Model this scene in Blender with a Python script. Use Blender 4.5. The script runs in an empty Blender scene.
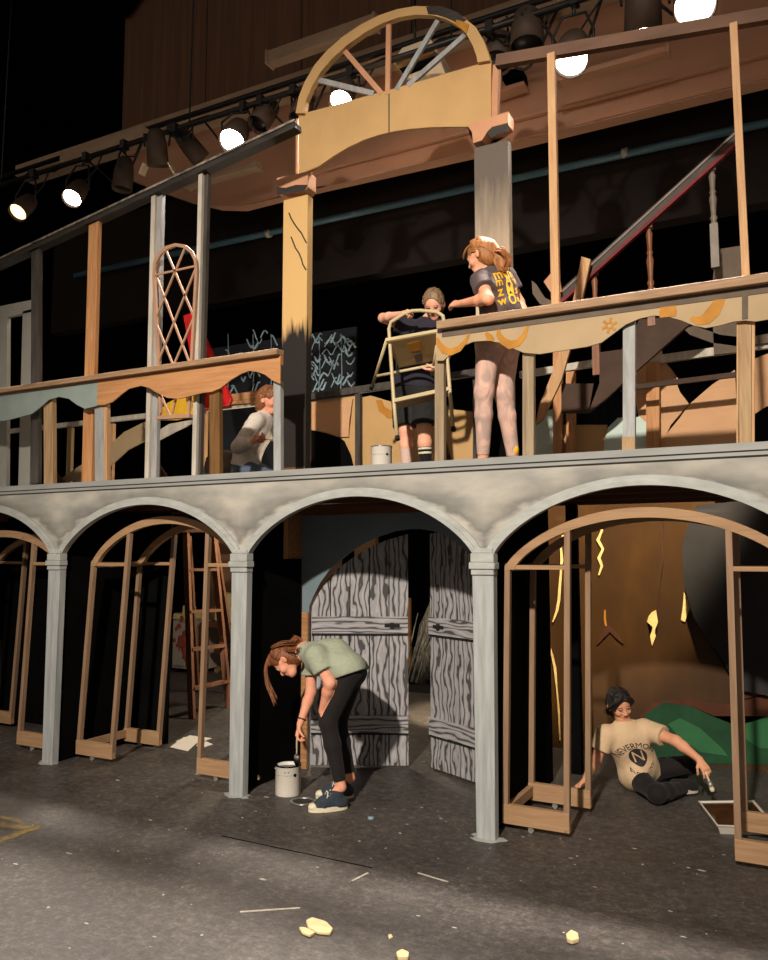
import bpy, bmesh, math, random
import numpy as np
from mathutils import Vector, Matrix
from mathutils.bvhtree import BVHTree
random.seed(7)
S = bpy.context.scene
COL = S.collection
# ------------------------------------------------------------------ camera
FOC = 800.0
TH = math.atan(FOC / 1529.0)
PH = math.atan(75 / FOC)
CAM = Vector((0, -4.589, 1.65))
_c, _s, _cp, _sp = math.cos(TH), math.sin(TH), math.cos(PH), math.sin(PH)
VR = Vector((_c, _s, 0)); VF = Vector((-_s * _cp, _c * _cp, _sp)); VU = Vector((_s * _sp, -_c * _sp, _cp))
cd = bpy.data.cameras.new('camera'); cam = bpy.data.objects.new('camera', cd); COL.objects.link(cam)
cam.location = CAM; cam.rotation_euler = (math.pi / 2 + PH, 0, TH)
cd.sensor_fit = 'HORIZONTAL'; cd.sensor_width = 36; cd.lens = 36 * FOC / 768.0
S.camera = cam

def ray(px, py):
    return VF + VR * ((px - 384) / FOC) + VU * ((480 - py) / FOC)
def at(px, py, y):
    "survey: the point of the vertical plane at depth y seen at a photo position"
    r = ray(px, py); return CAM + r * ((y - CAM.y) / r.y)
def gr(px, py, z=0.0):
    r = ray(px, py); return CAM + r * ((z - CAM.z) / r.z)
def xz(pts, y):
    return [(at(a, b, y).x, at(a, b, y).z) for a, b in pts]

# ------------------------------------------------------------------ materials
def lin(c):
    return tuple(((v / 255.0) / 12.92 if v / 255.0 <= .04045 else (((v / 255.0) + .055) / 1.055) ** 2.4) for v in c) + (1.0,)
def newmat(name):
    m = bpy.data.materials.new(name); m.use_nodes = True
    nt = m.node_tree; b = nt.nodes['Principled BSDF']
    return m, nt, b
def nd(nt, typ, **kw):
    n = nt.nodes.new(typ)
    for k, v in kw.items():
        if k in n.inputs: n.inputs[k].default_value = v
        else: setattr(n, k, v)
    return n
def ramp(nt, src, stops):
    r = nt.nodes.new('ShaderNodeValToRGB'); cr = r.color_ramp
    while len(cr.elements) < len(stops): cr.elements.new(0.5)
    for e, (p, c) in zip(cr.elements, stops): e.position = p; e.color = c
    nt.links.new(src, r.inputs[0]); return r
def coords(nt, stretch=(1, 1, 1), rot=(0, 0, 0)):
    tc = nt.nodes.new('ShaderNodeTexCoord'); mp = nt.nodes.new('ShaderNodeMapping')
    mp.inputs['Scale'].default_value = stretch; mp.inputs['Rotation'].default_value = rot
    nt.links.new(tc.outputs['Object'], mp.inputs[0]); return mp.outputs[0]
def paint(name, c, var=.18, scale=6, rough=.7, stretch=(1, 1, 1), bump=.0, c2=None, metallic=0, det=4, spec=.3):
    m, nt, b = newmat(name); L = nt.links
    n = nd(nt, 'ShaderNodeTexNoise', Scale=scale, Detail=det, Roughness=.6); L.new(coords(nt, stretch), n.inputs['Vector'])
    c = lin(c); lo = tuple(v * (1 - var) for v in c[:3]) + (1,); hi = tuple(min(1, v * (1 + var)) for v in c[:3]) + (1,)
    if c2 is not None: lo, hi = lin(c2), c
    r = ramp(nt, n.outputs['Fac'], [(.3, lo), (.7, hi)]); L.new(r.outputs[0], b.inputs['Base Color'])
    b.inputs['Roughness'].default_value = rough; b.inputs['Metallic'].default_value = metallic
    b.inputs['Specular IOR Level'].default_value = spec
    if bump:
        bp = nd(nt, 'ShaderNodeBump', Strength=bump, Distance=.01); L.new(n.outputs['Fac'], bp.inputs['Height']); L.new(bp.outputs[0], b.inputs['Normal'])
    return m
def wood(name, c, c2, axis='z', rough=.65):
    st = {'z': (14, 14, .9), 'x': (.9, 14, 14), 'y': (14, .9, 14)}[axis]
    m, nt, b = newmat(name); L = nt.links
    n = nd(nt, 'ShaderNodeTexNoise', Scale=3.0, Detail=5, Roughness=.65, Distortion=.6); L.new(coords(nt, st), n.inputs['Vector'])
    k = nd(nt, 'ShaderNodeTexVoronoi', Scale=2.2); L.new(coords(nt, (2, 2, 2)), k.inputs['Vector'])
    c = tuple(v * .87 for v in c); c2 = tuple(v * .87 for v in c2)
    r = ramp(nt, n.outputs['Fac'], [(.28, lin(c2)), (.62, lin(c))])
    kr = ramp(nt, k.outputs['Distance'], [(.0, (.45, .35, .3, 1)), (.07, (1, 1, 1, 1))])
    mx = nd(nt, 'ShaderNodeMix', data_type='RGBA', blend_type='MULTIPLY'); mx.inputs[0].default_value = .8
    L.new(r.outputs[0], mx.inputs[6]); L.new(kr.outputs[0], mx.inputs[7]); L.new(mx.outputs[2], b.inputs['Base Color'])
    b.inputs['Roughness'].default_value = rough; b.inputs['Specular IOR Level'].default_value = .25
    return m
def emit(name, c, s):
    m, nt, b = newmat(name); b.inputs['Base Color'].default_value = (1, 1, 1, 1)
    b.inputs['Emission Color'].default_value = lin(c); b.inputs['Emission Strength'].default_value = s; return m

M = {}
M['black'] = paint('matte_black', (9, 9, 9), .3, 4, .95, spec=.03)
M['curtain'] = paint('black_curtain', (9, 9, 11), .3, 3, .95, (6, 1, .3), spec=.03)
M['blackmetal'] = paint('black_metal', (26, 24, 23), .3, 12, .45)
M['bulk'] = paint('brown_soffit_paint', (180, 136, 110), .12, 2.5, .8, (.5, 1, 1))
M['beamgrey'] = paint('grey_brown_raceway', (158, 134, 112), .2, 4, .6, (.4, 1, 1))
M['whitebox'] = paint('off_white_enamel', (200, 182, 154), .1, 4, .5)
M['pine'] = wood('pine_upright', (212, 168, 122), (180, 134, 90), 'z')
M['pinex'] = wood('pine_length', (196, 146, 98), (150, 100, 62), 'x')
M['pinepale'] = wood('pale_pine_upright', (190, 158, 116), (150, 118, 80), 'z')
M['orangepine'] = wood('orange_pine', (212, 156, 104), (176, 116, 70), 'z')
M['capwood'] = wood('weathered_cap_wood', (180, 146, 112), (138, 106, 78), 'x')
M['frame'] = wood('tan_plywood_frame', (164, 132, 104), (136, 106, 80), 'z')
M['framex'] = wood('tan_plywood_board', (186, 148, 110), (158, 122, 88), 'x')
M['greystud'] = paint('grey_painted_stud', (142, 142, 140), .25, 7, .7, (3, 3, .5))
M['darkstud'] = paint('dark_grey_stud', (62, 57, 53), .5, 6, .7, (3, 3, .4))
M['whitestud'] = paint('whitewashed_stud', (172, 165, 152), .25, 8, .7, (3, 3, .4))
M['blackbeam'] = paint('black_beam_worn', (30, 27, 25), .5, 9, .6, (.5, 2, 3), c2=(52, 46, 42))
M['wornedge'] = paint('worn_white_edge', (150, 138, 124), .3, 14, .8, c2=(40, 36, 33))
M['brownbeam'] = paint('brown_beam', (92, 66, 50), .25, 5, .7, (.5, 2, 2))
M['cream'] = paint('cream_flat_paint', (178, 143, 95), .08, 3, .75)
M['creampale'] = paint('pale_cream_paint', (158, 136, 104), .1, 3, .75)
M['ochre'] = paint('ochre_paint', (164, 112, 36), .2, 8, .7)
M['pinkwood'] = paint('bare_pinkish_ply', (180, 132, 100), .1, 6, .75)
M['blueval'] = paint('blue_grey_paint', (128, 140, 134), .08, 5, .75)
M['orangeply'] = wood('orange_plywood', (206, 150, 100), (180, 124, 78), 'x')
M['kraft'] = paint('kraft_board', (188, 146, 108), .1, 2, .8, (1, 1, 3))
M['mint'] = paint('pale_mint_board', (180, 196, 186), .06, 4, .8)
M['stair'] = paint('dark_brown_stringer', (62, 46, 36), .3, 5, .8)
M['greyboard'] = paint('grey_flat_board', (92, 80, 68), .25, 4, .8)
M['red'] = paint('red_cloth', (190, 22, 24), .2, 5, .8, (5, 5, 1))
M['yellow'] = paint('yellow_cloth', (214, 168, 40), .2, 6, .8)
M['pipe'] = paint('blue_grey_pipe', (74, 104, 120), .25, 3, .4, (.5, 3, 3))
M['greypanel'] = paint('grey_white_panel', (150, 150, 142), .08, 4, .7)
M['deck'] = paint('deck_board', (46, 38, 32), .3, 5, .9)
M['joist'] = wood('joist_brown', (120, 76, 46), (92, 54, 32), 'x')
M['whitepaint'] = paint('white_plastic', (205, 198, 186), .06, 6, .4)
M['canmetal'] = paint('tin_rim', (150, 150, 150), .15, 10, .3, metallic=.8)
M['blackpaint'] = paint('wet_black_paint', (12, 12, 12), .2, 5, .15)
M['brownpaint'] = paint('wet_brown_paint', (84, 44, 10), .3, 6, .15, c2=(40, 20, 8))
M['paper'] = paint('white_paper', (214, 204, 190), .05, 5, .8)
M['foam'] = paint('cream_foam', (206, 186, 140), .15, 14, .9, bump=.3)
M['ladderwood'] = wood('orange_ladder_wood', (152, 106, 78), (116, 76, 52), 'z')
M['ladderpaint'] = paint('cream_ladder_enamel', (184, 168, 130), .1, 8, .4)
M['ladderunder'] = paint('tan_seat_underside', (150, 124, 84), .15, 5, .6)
M['baluster'] = wood('turned_baluster_wood', (146, 96, 62), (104, 60, 38), 'z', .4)
M['greybal'] = paint('grey_baluster', (110, 100, 90), .2, 8, .5)
M['handrail'] = paint('handrail_black', (48, 38, 32), .4, 6, .55, (2, 2, 2))
M['redtrim'] = paint('red_trim', (104, 28, 32), .3, 8, .7)
M['lath'] = paint('pale_lath', (158, 122, 98), .1, 8, .75)
M['rubber'] = paint('black_rubber', (20, 20, 20), .2, 8, .7)
M['tape'] = paint('worn_yellow_tape', (140, 116, 66), .4, 20, .8, c2=(70, 62, 48))
M['lightpost'] = wood('grey_tan_post', (168, 148, 118), (128, 108, 82), 'z')
M['olive'] = wood('olive_tan_post', (128, 92, 50), (98, 66, 34), 'z')
M['skel'] = paint('pale_blue_strokes', (112, 132, 142), .3, 10, .8)
M['darkpanel'] = paint('dark_navy_panel', (13, 16, 22), .3, 3, .95)
M['doorblack'] = paint('black_line_paint', (22, 21, 23), .2, 6, .8)
M['steel'] = paint('scratched_steel', (150, 146, 140), .3, 10, .35, metallic=.5)
M['plastic'] = paint('clear_wrap_sheen', (150, 146, 138), .3, 9, .25, (6, 6, 1), c2=(40, 40, 40))
M['workbrown'] = paint('brown_wall', (112, 84, 58), .2, 1.5, .8)
M['stained'] = paint('stained_white_cabinet', (168, 158, 150), .12, 5, .6)
M['redstain'] = paint('red_paint_splatter', (150, 70, 62), .3, 9, .7)
# facade: grey scenic paint with charcoal shading brushed round the arches
COLX = [-7.26, -5.41, -3.535, -1.715, 0.13]
ARC_W, ARC_Z, ARC_R = .875, 1.65, .385
def facade_mat():
    m, nt, b = newmat('grey_scenic_facade'); L = nt.links
    tc = nt.nodes.new('ShaderNodeTexCoord'); sx = nt.nodes.new('ShaderNodeSeparateXYZ'); L.new(tc.outputs['Object'], sx.inputs[0])
    def ma(op, a, bb=None, cc=None):
        n = nt.nodes.new('ShaderNodeMath'); n.operation = op
        for i, v in enumerate((a, bb, cc)):
            if v is None: continue
            if isinstance(v, (int, float)): n.inputs[i].default_value = v
            else: L.new(v, n.inputs[i])
        return n.outputs[0]
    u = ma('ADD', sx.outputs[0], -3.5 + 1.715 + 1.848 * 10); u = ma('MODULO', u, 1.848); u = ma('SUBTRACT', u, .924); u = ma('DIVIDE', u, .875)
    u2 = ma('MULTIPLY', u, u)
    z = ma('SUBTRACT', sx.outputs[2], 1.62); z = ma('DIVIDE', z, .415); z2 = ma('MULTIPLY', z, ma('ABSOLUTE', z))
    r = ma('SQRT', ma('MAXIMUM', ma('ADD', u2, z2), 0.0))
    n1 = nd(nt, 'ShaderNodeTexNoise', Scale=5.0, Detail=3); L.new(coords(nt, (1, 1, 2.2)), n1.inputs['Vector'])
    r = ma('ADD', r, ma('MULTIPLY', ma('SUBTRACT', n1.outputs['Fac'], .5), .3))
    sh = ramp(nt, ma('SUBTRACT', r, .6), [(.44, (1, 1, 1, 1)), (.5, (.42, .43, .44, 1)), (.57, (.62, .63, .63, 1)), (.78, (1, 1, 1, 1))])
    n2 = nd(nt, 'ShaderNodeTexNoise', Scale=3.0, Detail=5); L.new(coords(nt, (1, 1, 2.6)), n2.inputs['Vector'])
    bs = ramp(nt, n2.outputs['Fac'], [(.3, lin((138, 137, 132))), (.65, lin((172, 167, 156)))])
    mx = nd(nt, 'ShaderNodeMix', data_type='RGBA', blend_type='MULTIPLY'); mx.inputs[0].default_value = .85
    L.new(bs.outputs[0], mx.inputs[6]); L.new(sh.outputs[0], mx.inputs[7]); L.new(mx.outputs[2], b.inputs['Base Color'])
    b.inputs['Roughness'].default_value = .8; b.inputs['Specular IOR Level'].default_value = .2
    return m
M['facade'] = facade_mat()
M['mould'] = paint('pale_grey_moulding', (156, 158, 154), .16, 7, .75, (1, 1, 3))
M['column'] = paint('pale_grey_column', (150, 153, 152), .22, 5, .75, (6, 6, .5))
M['colside'] = M['column']
M['ledge'] = paint('grey_ledge', (136, 137, 134), .2, 4, .75, (.4, 2, 2))
M['doorwall'] = paint('slate_blue_flat', (104, 118, 124), .1, 3, .8)
def grain_mat(name, base, dark, axis):
    m, nt, b = newmat(name); L = nt.links
    w = nd(nt, 'ShaderNodeTexWave', Scale=3.0, Distortion=11.0, Detail=2.0); w.inputs['Detail Scale'].default_value = 1.6
    w.wave_type = 'BANDS'; w.bands_direction = 'X' if axis == 'z' else 'Z'
    st = (2.3, .0, .75) if axis == 'z' else (.5, .0, 2.8)
    L.new(coords(nt, st), w.inputs['Vector'])
    n = nd(nt, 'ShaderNodeTexNoise', Scale=5, Detail=3); L.new(coords(nt), n.inputs['Vector'])
    r = ramp(nt, w.outputs['Fac'], [(.1, lin(dark)), (.3, lin(base)), (.8, lin(base)), (1, lin(tuple(min(255, v + 16) for v in base)))])
    r2 = ramp(nt, n.outputs['Fac'], [(.3, (.86, .86, .86, 1)), (.7, (1.0, 1.0, 1.0, 1))])
    mx = nd(nt, 'ShaderNodeMix', data_type='RGBA', blend_type='MULTIPLY'); mx.inputs[0].default_value = 1
    L.new(r.outputs[0], mx.inputs[6]); L.new(r2.outputs[0], mx.inputs[7]); L.new(mx.outputs[2], b.inputs['Base Color'])
    b.inputs['Roughness'].default_value = .75; b.inputs['Specular IOR Level'].default_value = .2
    return m
M['grain'] = grain_mat('painted_wood_grain', (148, 145, 146), (72, 70, 70), 'z')
M['grainx'] = grain_mat('painted_wood_grain_cross', (150, 147, 148), (76, 74, 74), 'x')
def floor_mat():
    m, nt, b = newmat('black_stage_floor'); L = nt.links
    n = nd(nt, 'ShaderNodeTexNoise', Scale=1.3, Detail=7, Roughness=.65); L.new(coords(nt), n.inputs['Vector'])
    f = nd(nt, 'ShaderNodeTexNoise', Scale=26, Detail=6, Roughness=.8); L.new(coords(nt), f.inputs['Vector'])
    r = ramp(nt, n.outputs['Fac'], [(.3, lin((54, 50, 48))), (.7, lin((80, 74, 70)))])
    r2 = ramp(nt, f.outputs['Fac'], [(.34, (.55, .55, .55, 1)), (.52, (1.0, 1.0, 1.0, 1)), (.66, (2.1, 2.05, 2.0, 1))])
    mx = nd(nt, 'ShaderNodeMix', data_type='RGBA', blend_type='MULTIPLY'); mx.inputs[0].default_value = 1
    L.new(r.outputs[0], mx.inputs[6]); L.new(r2.outputs[0], mx.inputs[7])
    v = nd(nt, 'ShaderNodeTexVoronoi', Scale=7.5); v.inputs['Randomness'].default_value = 1
    dn = nd(nt, 'ShaderNodeTexNoise', Scale=9, Detail=3); L.new(coords(nt, (1, 1, 1)), dn.inputs['Vector'])
    ad = nd(nt, 'ShaderNodeVectorMath', operation='ADD'); sc = nd(nt, 'ShaderNodeVectorMath', operation='SCALE'); sc.inputs['Scale'].default_value = .12
    L.new(dn.outputs['Color'], sc.inputs[0]); L.new(coords(nt, (1, 1, 1)), ad.inputs[0]); L.new(sc.outputs[0], ad.inputs[1]); L.new(ad.outputs[0], v.inputs['Vector'])
    sp = ramp(nt, v.outputs['Distance'], [(.05, lin((150, 142, 130))), (.085, (0, 0, 0, 1))])
    mx2 = nd(nt, 'ShaderNodeMix', data_type='RGBA', blend_type='LIGHTEN'); mx2.inputs[0].default_value = .8
    L.new(mx.outputs[2], mx2.inputs[6]); L.new(sp.outputs[0], mx2.inputs[7])
    mk = nd(nt, 'ShaderNodeTexNoise', Scale=2.7, Detail=4); L.new(coords(nt, (1, 1.4, 1)), mk.inputs['Vector'])
    mkr = ramp(nt, mk.outputs['Fac'], [(.5, (0, 0, 0, 1)), (.62, (.9, .9, .9, 1))]); L.new(mkr.outputs[0], mx2.inputs[0])
    w = nd(nt, 'ShaderNodeTexNoise', Scale=2.2, Detail=8, Roughness=.75, Distortion=2.2); L.new(coords(nt, (1, 5, 1), (0, 0, .5)), w.inputs['Vector'])
    sr = ramp(nt, w.outputs['Fac'], [(.484, (0, 0, 0, 1)), (.497, lin((116, 109, 100))), (.51, (0, 0, 0, 1))])
    mx3 = nd(nt, 'ShaderNodeMix', data_type='RGBA', blend_type='LIGHTEN'); mx3.inputs[0].default_value = .75
    L.new(mx2.outputs[2], mx3.inputs[6]); L.new(sr.outputs[0], mx3.inputs[7]); L.new(mx3.outputs[2], b.inputs['Base Color'])
    rr = ramp(nt, n.outputs['Fac'], [(.3, (.42, .42, .42, 1)), (.7, (.62, .62, .62, 1))]); L.new(rr.outputs[0], b.inputs['Roughness'])
    bp = nd(nt, 'ShaderNodeBump', Strength=.15, Distance=.005); L.new(f.outputs['Fac'], bp.inputs['Height']); L.new(bp.outputs[0], b.inputs['Normal'])
    b.inputs['Specular IOR Level'].default_value = .35
    return m
M['floor'] = floor_mat()

# ------------------------------------------------------------------ mesh builder
class G:
    def __init__(s): s.bm = bmesh.new()
    def box(s, x0, x1, y0, y1, z0, z1):
        v = [s.bm.verts.new((x, y, z)) for z in (z0, z1) for y in (y0, y1) for x in (x0, x1)]
        for f in ((0, 2, 3, 1), (4, 5, 7, 6), (0, 1, 5, 4), (2, 6, 7, 3), (0, 4, 6, 2), (1, 3, 7, 5)): s.bm.faces.new([v[i] for i in f])
        return s
    def beam(s, p, q, w, t, side=(0, 1, 0), taper=1.0):
        "bar from p to q: w across, t along side"
        p, q = Vector(p), Vector(q); d = (q - p).normalized(); sd = Vector(side); sd = (sd - d * sd.dot(d)).normalized(); n = d.cross(sd)
        r = []
        for e, k in ((p, 1), (q, taper)):
            r.append([s.bm.verts.new(e + n * (a * w * k / 2) + sd * (bb * t * k / 2)) for a, bb in ((-1, -1), (1, -1), (1, 1), (-1, 1))])
        for i in range(4): s.bm.faces.new((r[0][i], r[0][(i + 1) % 4], r[1][(i + 1) % 4], r[1][i]))
        s.bm.faces.new(r[0][::-1]); s.bm.faces.new(r[1]); return s
    def prism(s, pts, y0, y1):
        "outline of (x, z) points given thickness from y0 to y1"
        a = [s.bm.verts.new((x, y0, z)) for x, z in pts]; b = [s.bm.verts.new((x, y1, z)) for x, z in pts]; n = len(pts)
        fs = [s.bm.faces.new(a), s.bm.faces.new(b[::-1])]
        for i in range(n): fs.append(s.bm.faces.new((a[i], b[i], b[(i + 1) % n], a[(i + 1) % n])))
        bmesh.ops.triangulate(s.bm, faces=fs[:2]); return s
    def slab(s, pts, z0, z1):
        a = [s.bm.verts.new((x, y, z0)) for x, y in pts]; b = [s.bm.verts.new((x, y, z1)) for x, y in pts]; n = len(pts)
        fs = [s.bm.faces.new(a[::-1]), s.bm.faces.new(b)]
        for i in range(n): s.bm.faces.new((a[i], a[(i + 1) % n], b[(i + 1) % n], b[i]))
        bmesh.ops.triangulate(s.bm, faces=fs); return s
    def strip(s, A, B, y0, y1):
        "solid band between two polylines of (x, z)"
        n = len(A); q = [[s.bm.verts.new((x, y, z)) for x, z in P] for P, y in ((A, y0), (B, y0), (A, y1), (B, y1))]
        for i in range(n - 1):
            for a, b in ((0, 1), (3, 2), (1, 3), (2, 0)): s.bm.faces.new((q[a][i], q[b][i], q[b][i + 1], q[a][i + 1]))
        for i in (0, n - 1): s.bm.faces.new((q[0][i], q[1][i], q[3][i], q[2][i]))
        return s
    def tube(s, pts, r, n=10, r2=None):
        pts = [Vector(p) for p in pts]; rings = []; m = len(pts)
        t0 = (pts[1] - pts[0]).normalized(); up = Vector((0, 0, 1)) if abs(t0.z) < .9 else Vector((1, 0, 0))
        u = t0.cross(up).normalized()
        for i, p in enumerate(pts):
            t = (pts[min(i + 1, m - 1)] - pts[max(i - 1, 0)]).normalized(); u = (u - t * u.dot(t)).normalized(); v = t.cross(u)
            rr = r if r2 is None else r + (r2 - r) * i / (m - 1)
            rings.append([s.bm.verts.new(p + (u * math.cos(a) + v * math.sin(a)) * rr) for a in [2 * math.pi * k / n for k in range(n)]])
        for a, b in zip(rings, rings[1:]):
            for k in range(n): f = s.bm.faces.new((a[k], a[(k + 1) % n], b[(k + 1) % n], b[k])); f.smooth = True
        s.bm.faces.new(rings[0][::-1]); s.bm.faces.new(rings[-1]); return s
    def lathe(s, prof, o, d=(0, 0, 1), n=24, cap=True, sx=1.0):
        "profile of (radius, height) about axis d through o"
        o, d = Vector(o), Vector(d).normalized(); a = Vector((1, 0, 0)) if abs(d.x) < .8 else Vector((0, 0, 1))
        u = (a - d * a.dot(d)).normalized(); v = d.cross(u); rings = []
        for r, h in prof: rings.append([s.bm.verts.new(o + d * h + (u * math.cos(t) * sx + v * math.sin(t)) * max(r, 1e-4)) for t in [2 * math.pi * k / n for k in range(n)]])
        for A, B in zip(rings, rings[1:]):
            for k in range(n): f = s.bm.faces.new((A[k], A[(k + 1) % n], B[(k + 1) % n], B[k])); f.smooth = True
        if cap: s.bm.faces.new(rings[0][::-1]); s.bm.faces.new(rings[-1])
        return s
    def ball(s, c, r, sc=(1, 1, 1), n=12):
        mm = Matrix.Translation(Vector(c)) @ Matrix.Diagonal((r * sc[0], r * sc[1], r * sc[2], 1))
        q = bmesh.ops.create_uvsphere(s.bm, u_segments=n, v_segments=max(6, n // 2), radius=1, matrix=mm)
        for f in s.bm.faces:
            if all(v in q['verts'] for v in f.verts[:1]): f.smooth = True
        return s
    def o(s, name, mat, parent=None, label=None, bevel=0.0):
        if bevel: bmesh.ops.bevel(s.bm, geom=list(s.bm.edges), offset=bevel, segments=1, affect='EDGES')
        bmesh.ops.recalc_face_normals(s.bm, faces=s.bm.faces)
        me = bpy.data.meshes.new(name); s.bm.to_mesh(me); s.bm.free(); me.materials.append(mat)
        return link(name, me, parent, label)
BASE = {}
def link(name, me, parent=None, label=None):
    ob = bpy.data.objects.new(name, me); COL.objects.link(ob)
    if parent is not None:
        b = BASE.get(parent.name, Vector((0, 0, 0))); me.transform(Matrix.Translation(-b)); ob.parent = parent; BASE[ob.name] = b
    else:
        n = len(me.vertices); co = np.empty(n * 3); me.vertices.foreach_get('co', co); co = co.reshape(-1, 3)
        b = Vector(((co[:, 0].min() + co[:, 0].max()) / 2, (co[:, 1].min() + co[:, 1].max()) / 2, co[:, 2].min()))
        me.transform(Matrix.Translation(-b)); ob.location = b; BASE[ob.name] = b
    if label: ob['label'] = label
    return ob
def tag(o, label, cat, group=None, kind=None):
    o['label'] = label; o['category'] = cat
    if group: o['group'] = group
    if kind: o['kind'] = kind
    return o
def thing(name, label, cat, loc, group=None):
    o = bpy.data.objects.new(name, None); COL.objects.link(o); o.location = Vector(loc); o.empty_display_size = .1
    BASE[o.name] = Vector(loc); return tag(o, label, cat, group)
def struct(o, label=None):
    o['kind'] = 'structure'
    if label: o['label'] = label
    return o
def clone(root, loc, label, group=None):
    c = root.copy(); COL.objects.link(c); c.location = Vector(loc); c['label'] = label
    if group: c['group'] = group
    for ch in root.children:
        d = ch.copy(); COL.objects.link(d); d.parent = c
        for g in ch.children:
            e = g.copy(); COL.objects.link(e); e.parent = d
    return c
def arc_z(u, w=ARC_W, zs=ARC_Z, r=ARC_R):
    return zs + r * max(0.0, 1 - (u / w) ** 2) ** .72
def arcpts(xc, w, zs, r, n=40, off=0.0):
    out = []
    for i in range(n + 1):
        a = math.pi * (1 - i / n); u = w * math.cos(a); out.append((xc + u, arc_z(u, w, zs, r)))
    if off:
        res = []
        for i, (x, z) in enumerate(out):
            x0, z0 = out[max(i - 1, 0)]; x1, z1 = out[min(i + 1, n)]; tx, tz = x1 - x0, z1 - z0; l = math.hypot(tx, tz)
            res.append((x - tz / l * off, z + tx / l * off))
        out = res
    return out

# ================================================================== the room
struct(G().box(-14, 5, -8, 9, -.1, 0).o('floor', M['floor']))
struct(G().box(-14, 5, 8.6, 8.8, 0, 10.2).o('wall_back', M['curtain']))
struct(G().box(-14.2, -14, -3, 8.8, 0, 10.2).o('wall_left', M['curtain']))
xb = at(125, 100, 2.8).x
pts = [(xb, 9.8)] + xz([(127, 178), (150, 187), (185, 199), (215, 206), (240, 206.5), (300, 191)], 2.8) + [(-2.4, 5.76), (5, 5.76), (5, 9.8)]
struct(G().prism(pts, 2.8, 2.95).o('wall_upper', M['bulk']))
M['bulkdark'] = paint('dark_brown_wall', (104, 76, 58), .2, 3, .9, (5, 1, .2))
gg = G(); xw = xb + .002
for k in range(9): gg.box(xw + k * 1.42, min(5, xw + k * 1.42 + 1.405), 2.76, 2.8, 7.05, 9.8)
struct(gg.o('wall_upper_panels', M['bulkdark']))
gg = G(); gg.prism([(xb - .3, 10.0), (xb - .3, 9.0), (xb + .1, 8.75), (xb + .35, 8.95), (xb + .8, 9.05), (xb + .95, 10.0)], 2.5, 2.7); tag(gg.o('black_drape', M['black']), 'black drape scrap at the top left corner of the brown upper wall', 'drape')
struct(G().box(-14, 5, -3, 8.8, 10.0, 10.2).o('ceiling', M['black']))
struct(G().box(-9.5, 5, 2.5, 2.8, 6.9, 7.05).o('trim_1', M['beamgrey']))
struct(G().box(-5.2, 5, 2.74, 2.8, 5.96, 5.98).box(-4.6, 5, 2.775, 2.8, 5.77, 5.8).o('trim_2', M['bulk']))
struct(G().box(-10, 5, 3.6, 3.8, 5.0, 6.6).o('wall_valance', paint('dark_brown_valance', (24, 16, 13), .3, 2, .9)))

# ================================================================== arcade facade
fac = thing('arcade_facade', 'grey painted arcade wall with four elliptical arches on slim pale columns', 'stage set', (-3.5, 0, 0))
g = G()
for i in range(4):
    x0, x1 = COLX[i], COLX[i + 1]; xc = (x0 + x1) / 2; w = (x1 - x0) / 2 - .052
    A = [(x0, 1.62)] + arcpts(xc, w, ARC_Z - .03, ARC_R + .03) + [(x1, 1.62)]
    g.strip(A, [(x, 2.2) for x, z in A], 0.0, .025)
A = [(COLX[4], 1.62)] + [p for p in arcpts(1.05, .87, ARC_Z - .03, ARC_R + .03) if p[0] < .9]
g.strip(A, [(x, 2.2) for x, z in A], 0.0, .025)
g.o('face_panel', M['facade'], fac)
G().box(-9, 1.2, -.035, .03, 2.196, 2.236).box(-9, 1.2, -.02, 0, 2.17, 2.196).o('ledge', M['ledge'], fac)
for i in range(4):
    x0, x1 = COLX[i], COLX[i + 1]; xc = (x0 + x1) / 2; w = (x1 - x0) / 2 - .052
    gg = G(); A = arcpts(xc, w, ARC_Z - .03, ARC_R + .03); B = arcpts(xc, w, ARC_Z - .03, ARC_R + .03, off=.028); C2 = arcpts(xc, w, ARC_Z - .03, ARC_R + .03, off=.058)
    gg.strip(A, B, -.028, 0).strip(B, C2, -.016, 0).o('arch_moulding', M['mould'], fac)
for x in COLX:
    c = G().prism([(x - .058, 0), (x + .058, 0), (x + .068, 1.56), (x - .068, 1.56)], -.035, .03).o('column', M['column'], fac, bevel=.003)
    gc = G()
    for z0, z1, e in ((1.53, 1.565, .072), (1.565, 1.605, .082), (1.605, 1.66, .074), (1.66, 1.69, .066)): gc.box(x - e, x + e, -.035 - (e - .06), .03, z0, z1)
    gc.o('capital', M['mould'], c, bevel=.004)

# platform the upper storey stands on
pf = thing('stage_platform', 'dark wooden upper platform deck behind the grey arcade ledge', 'platform', (-3.5, .8, 0))
G().box(-8.8, 1.1, .035, 1.75, 2.14, 2.2).o('deck', M['deck'], pf)
for y in (.1, .62, 1.15, 1.68): G().box(-8.8, 1.1, y - .02, y + .02, 2.04, 2.14).o('joist', M['joist'], pf)
for x in (-8.4, -6.1, -3.62, -1.60, .6): G().box(x - .04, x + .04, 1.6, 1.68, 0, 2.04).o('support_post', M['black'], pf)

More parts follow.
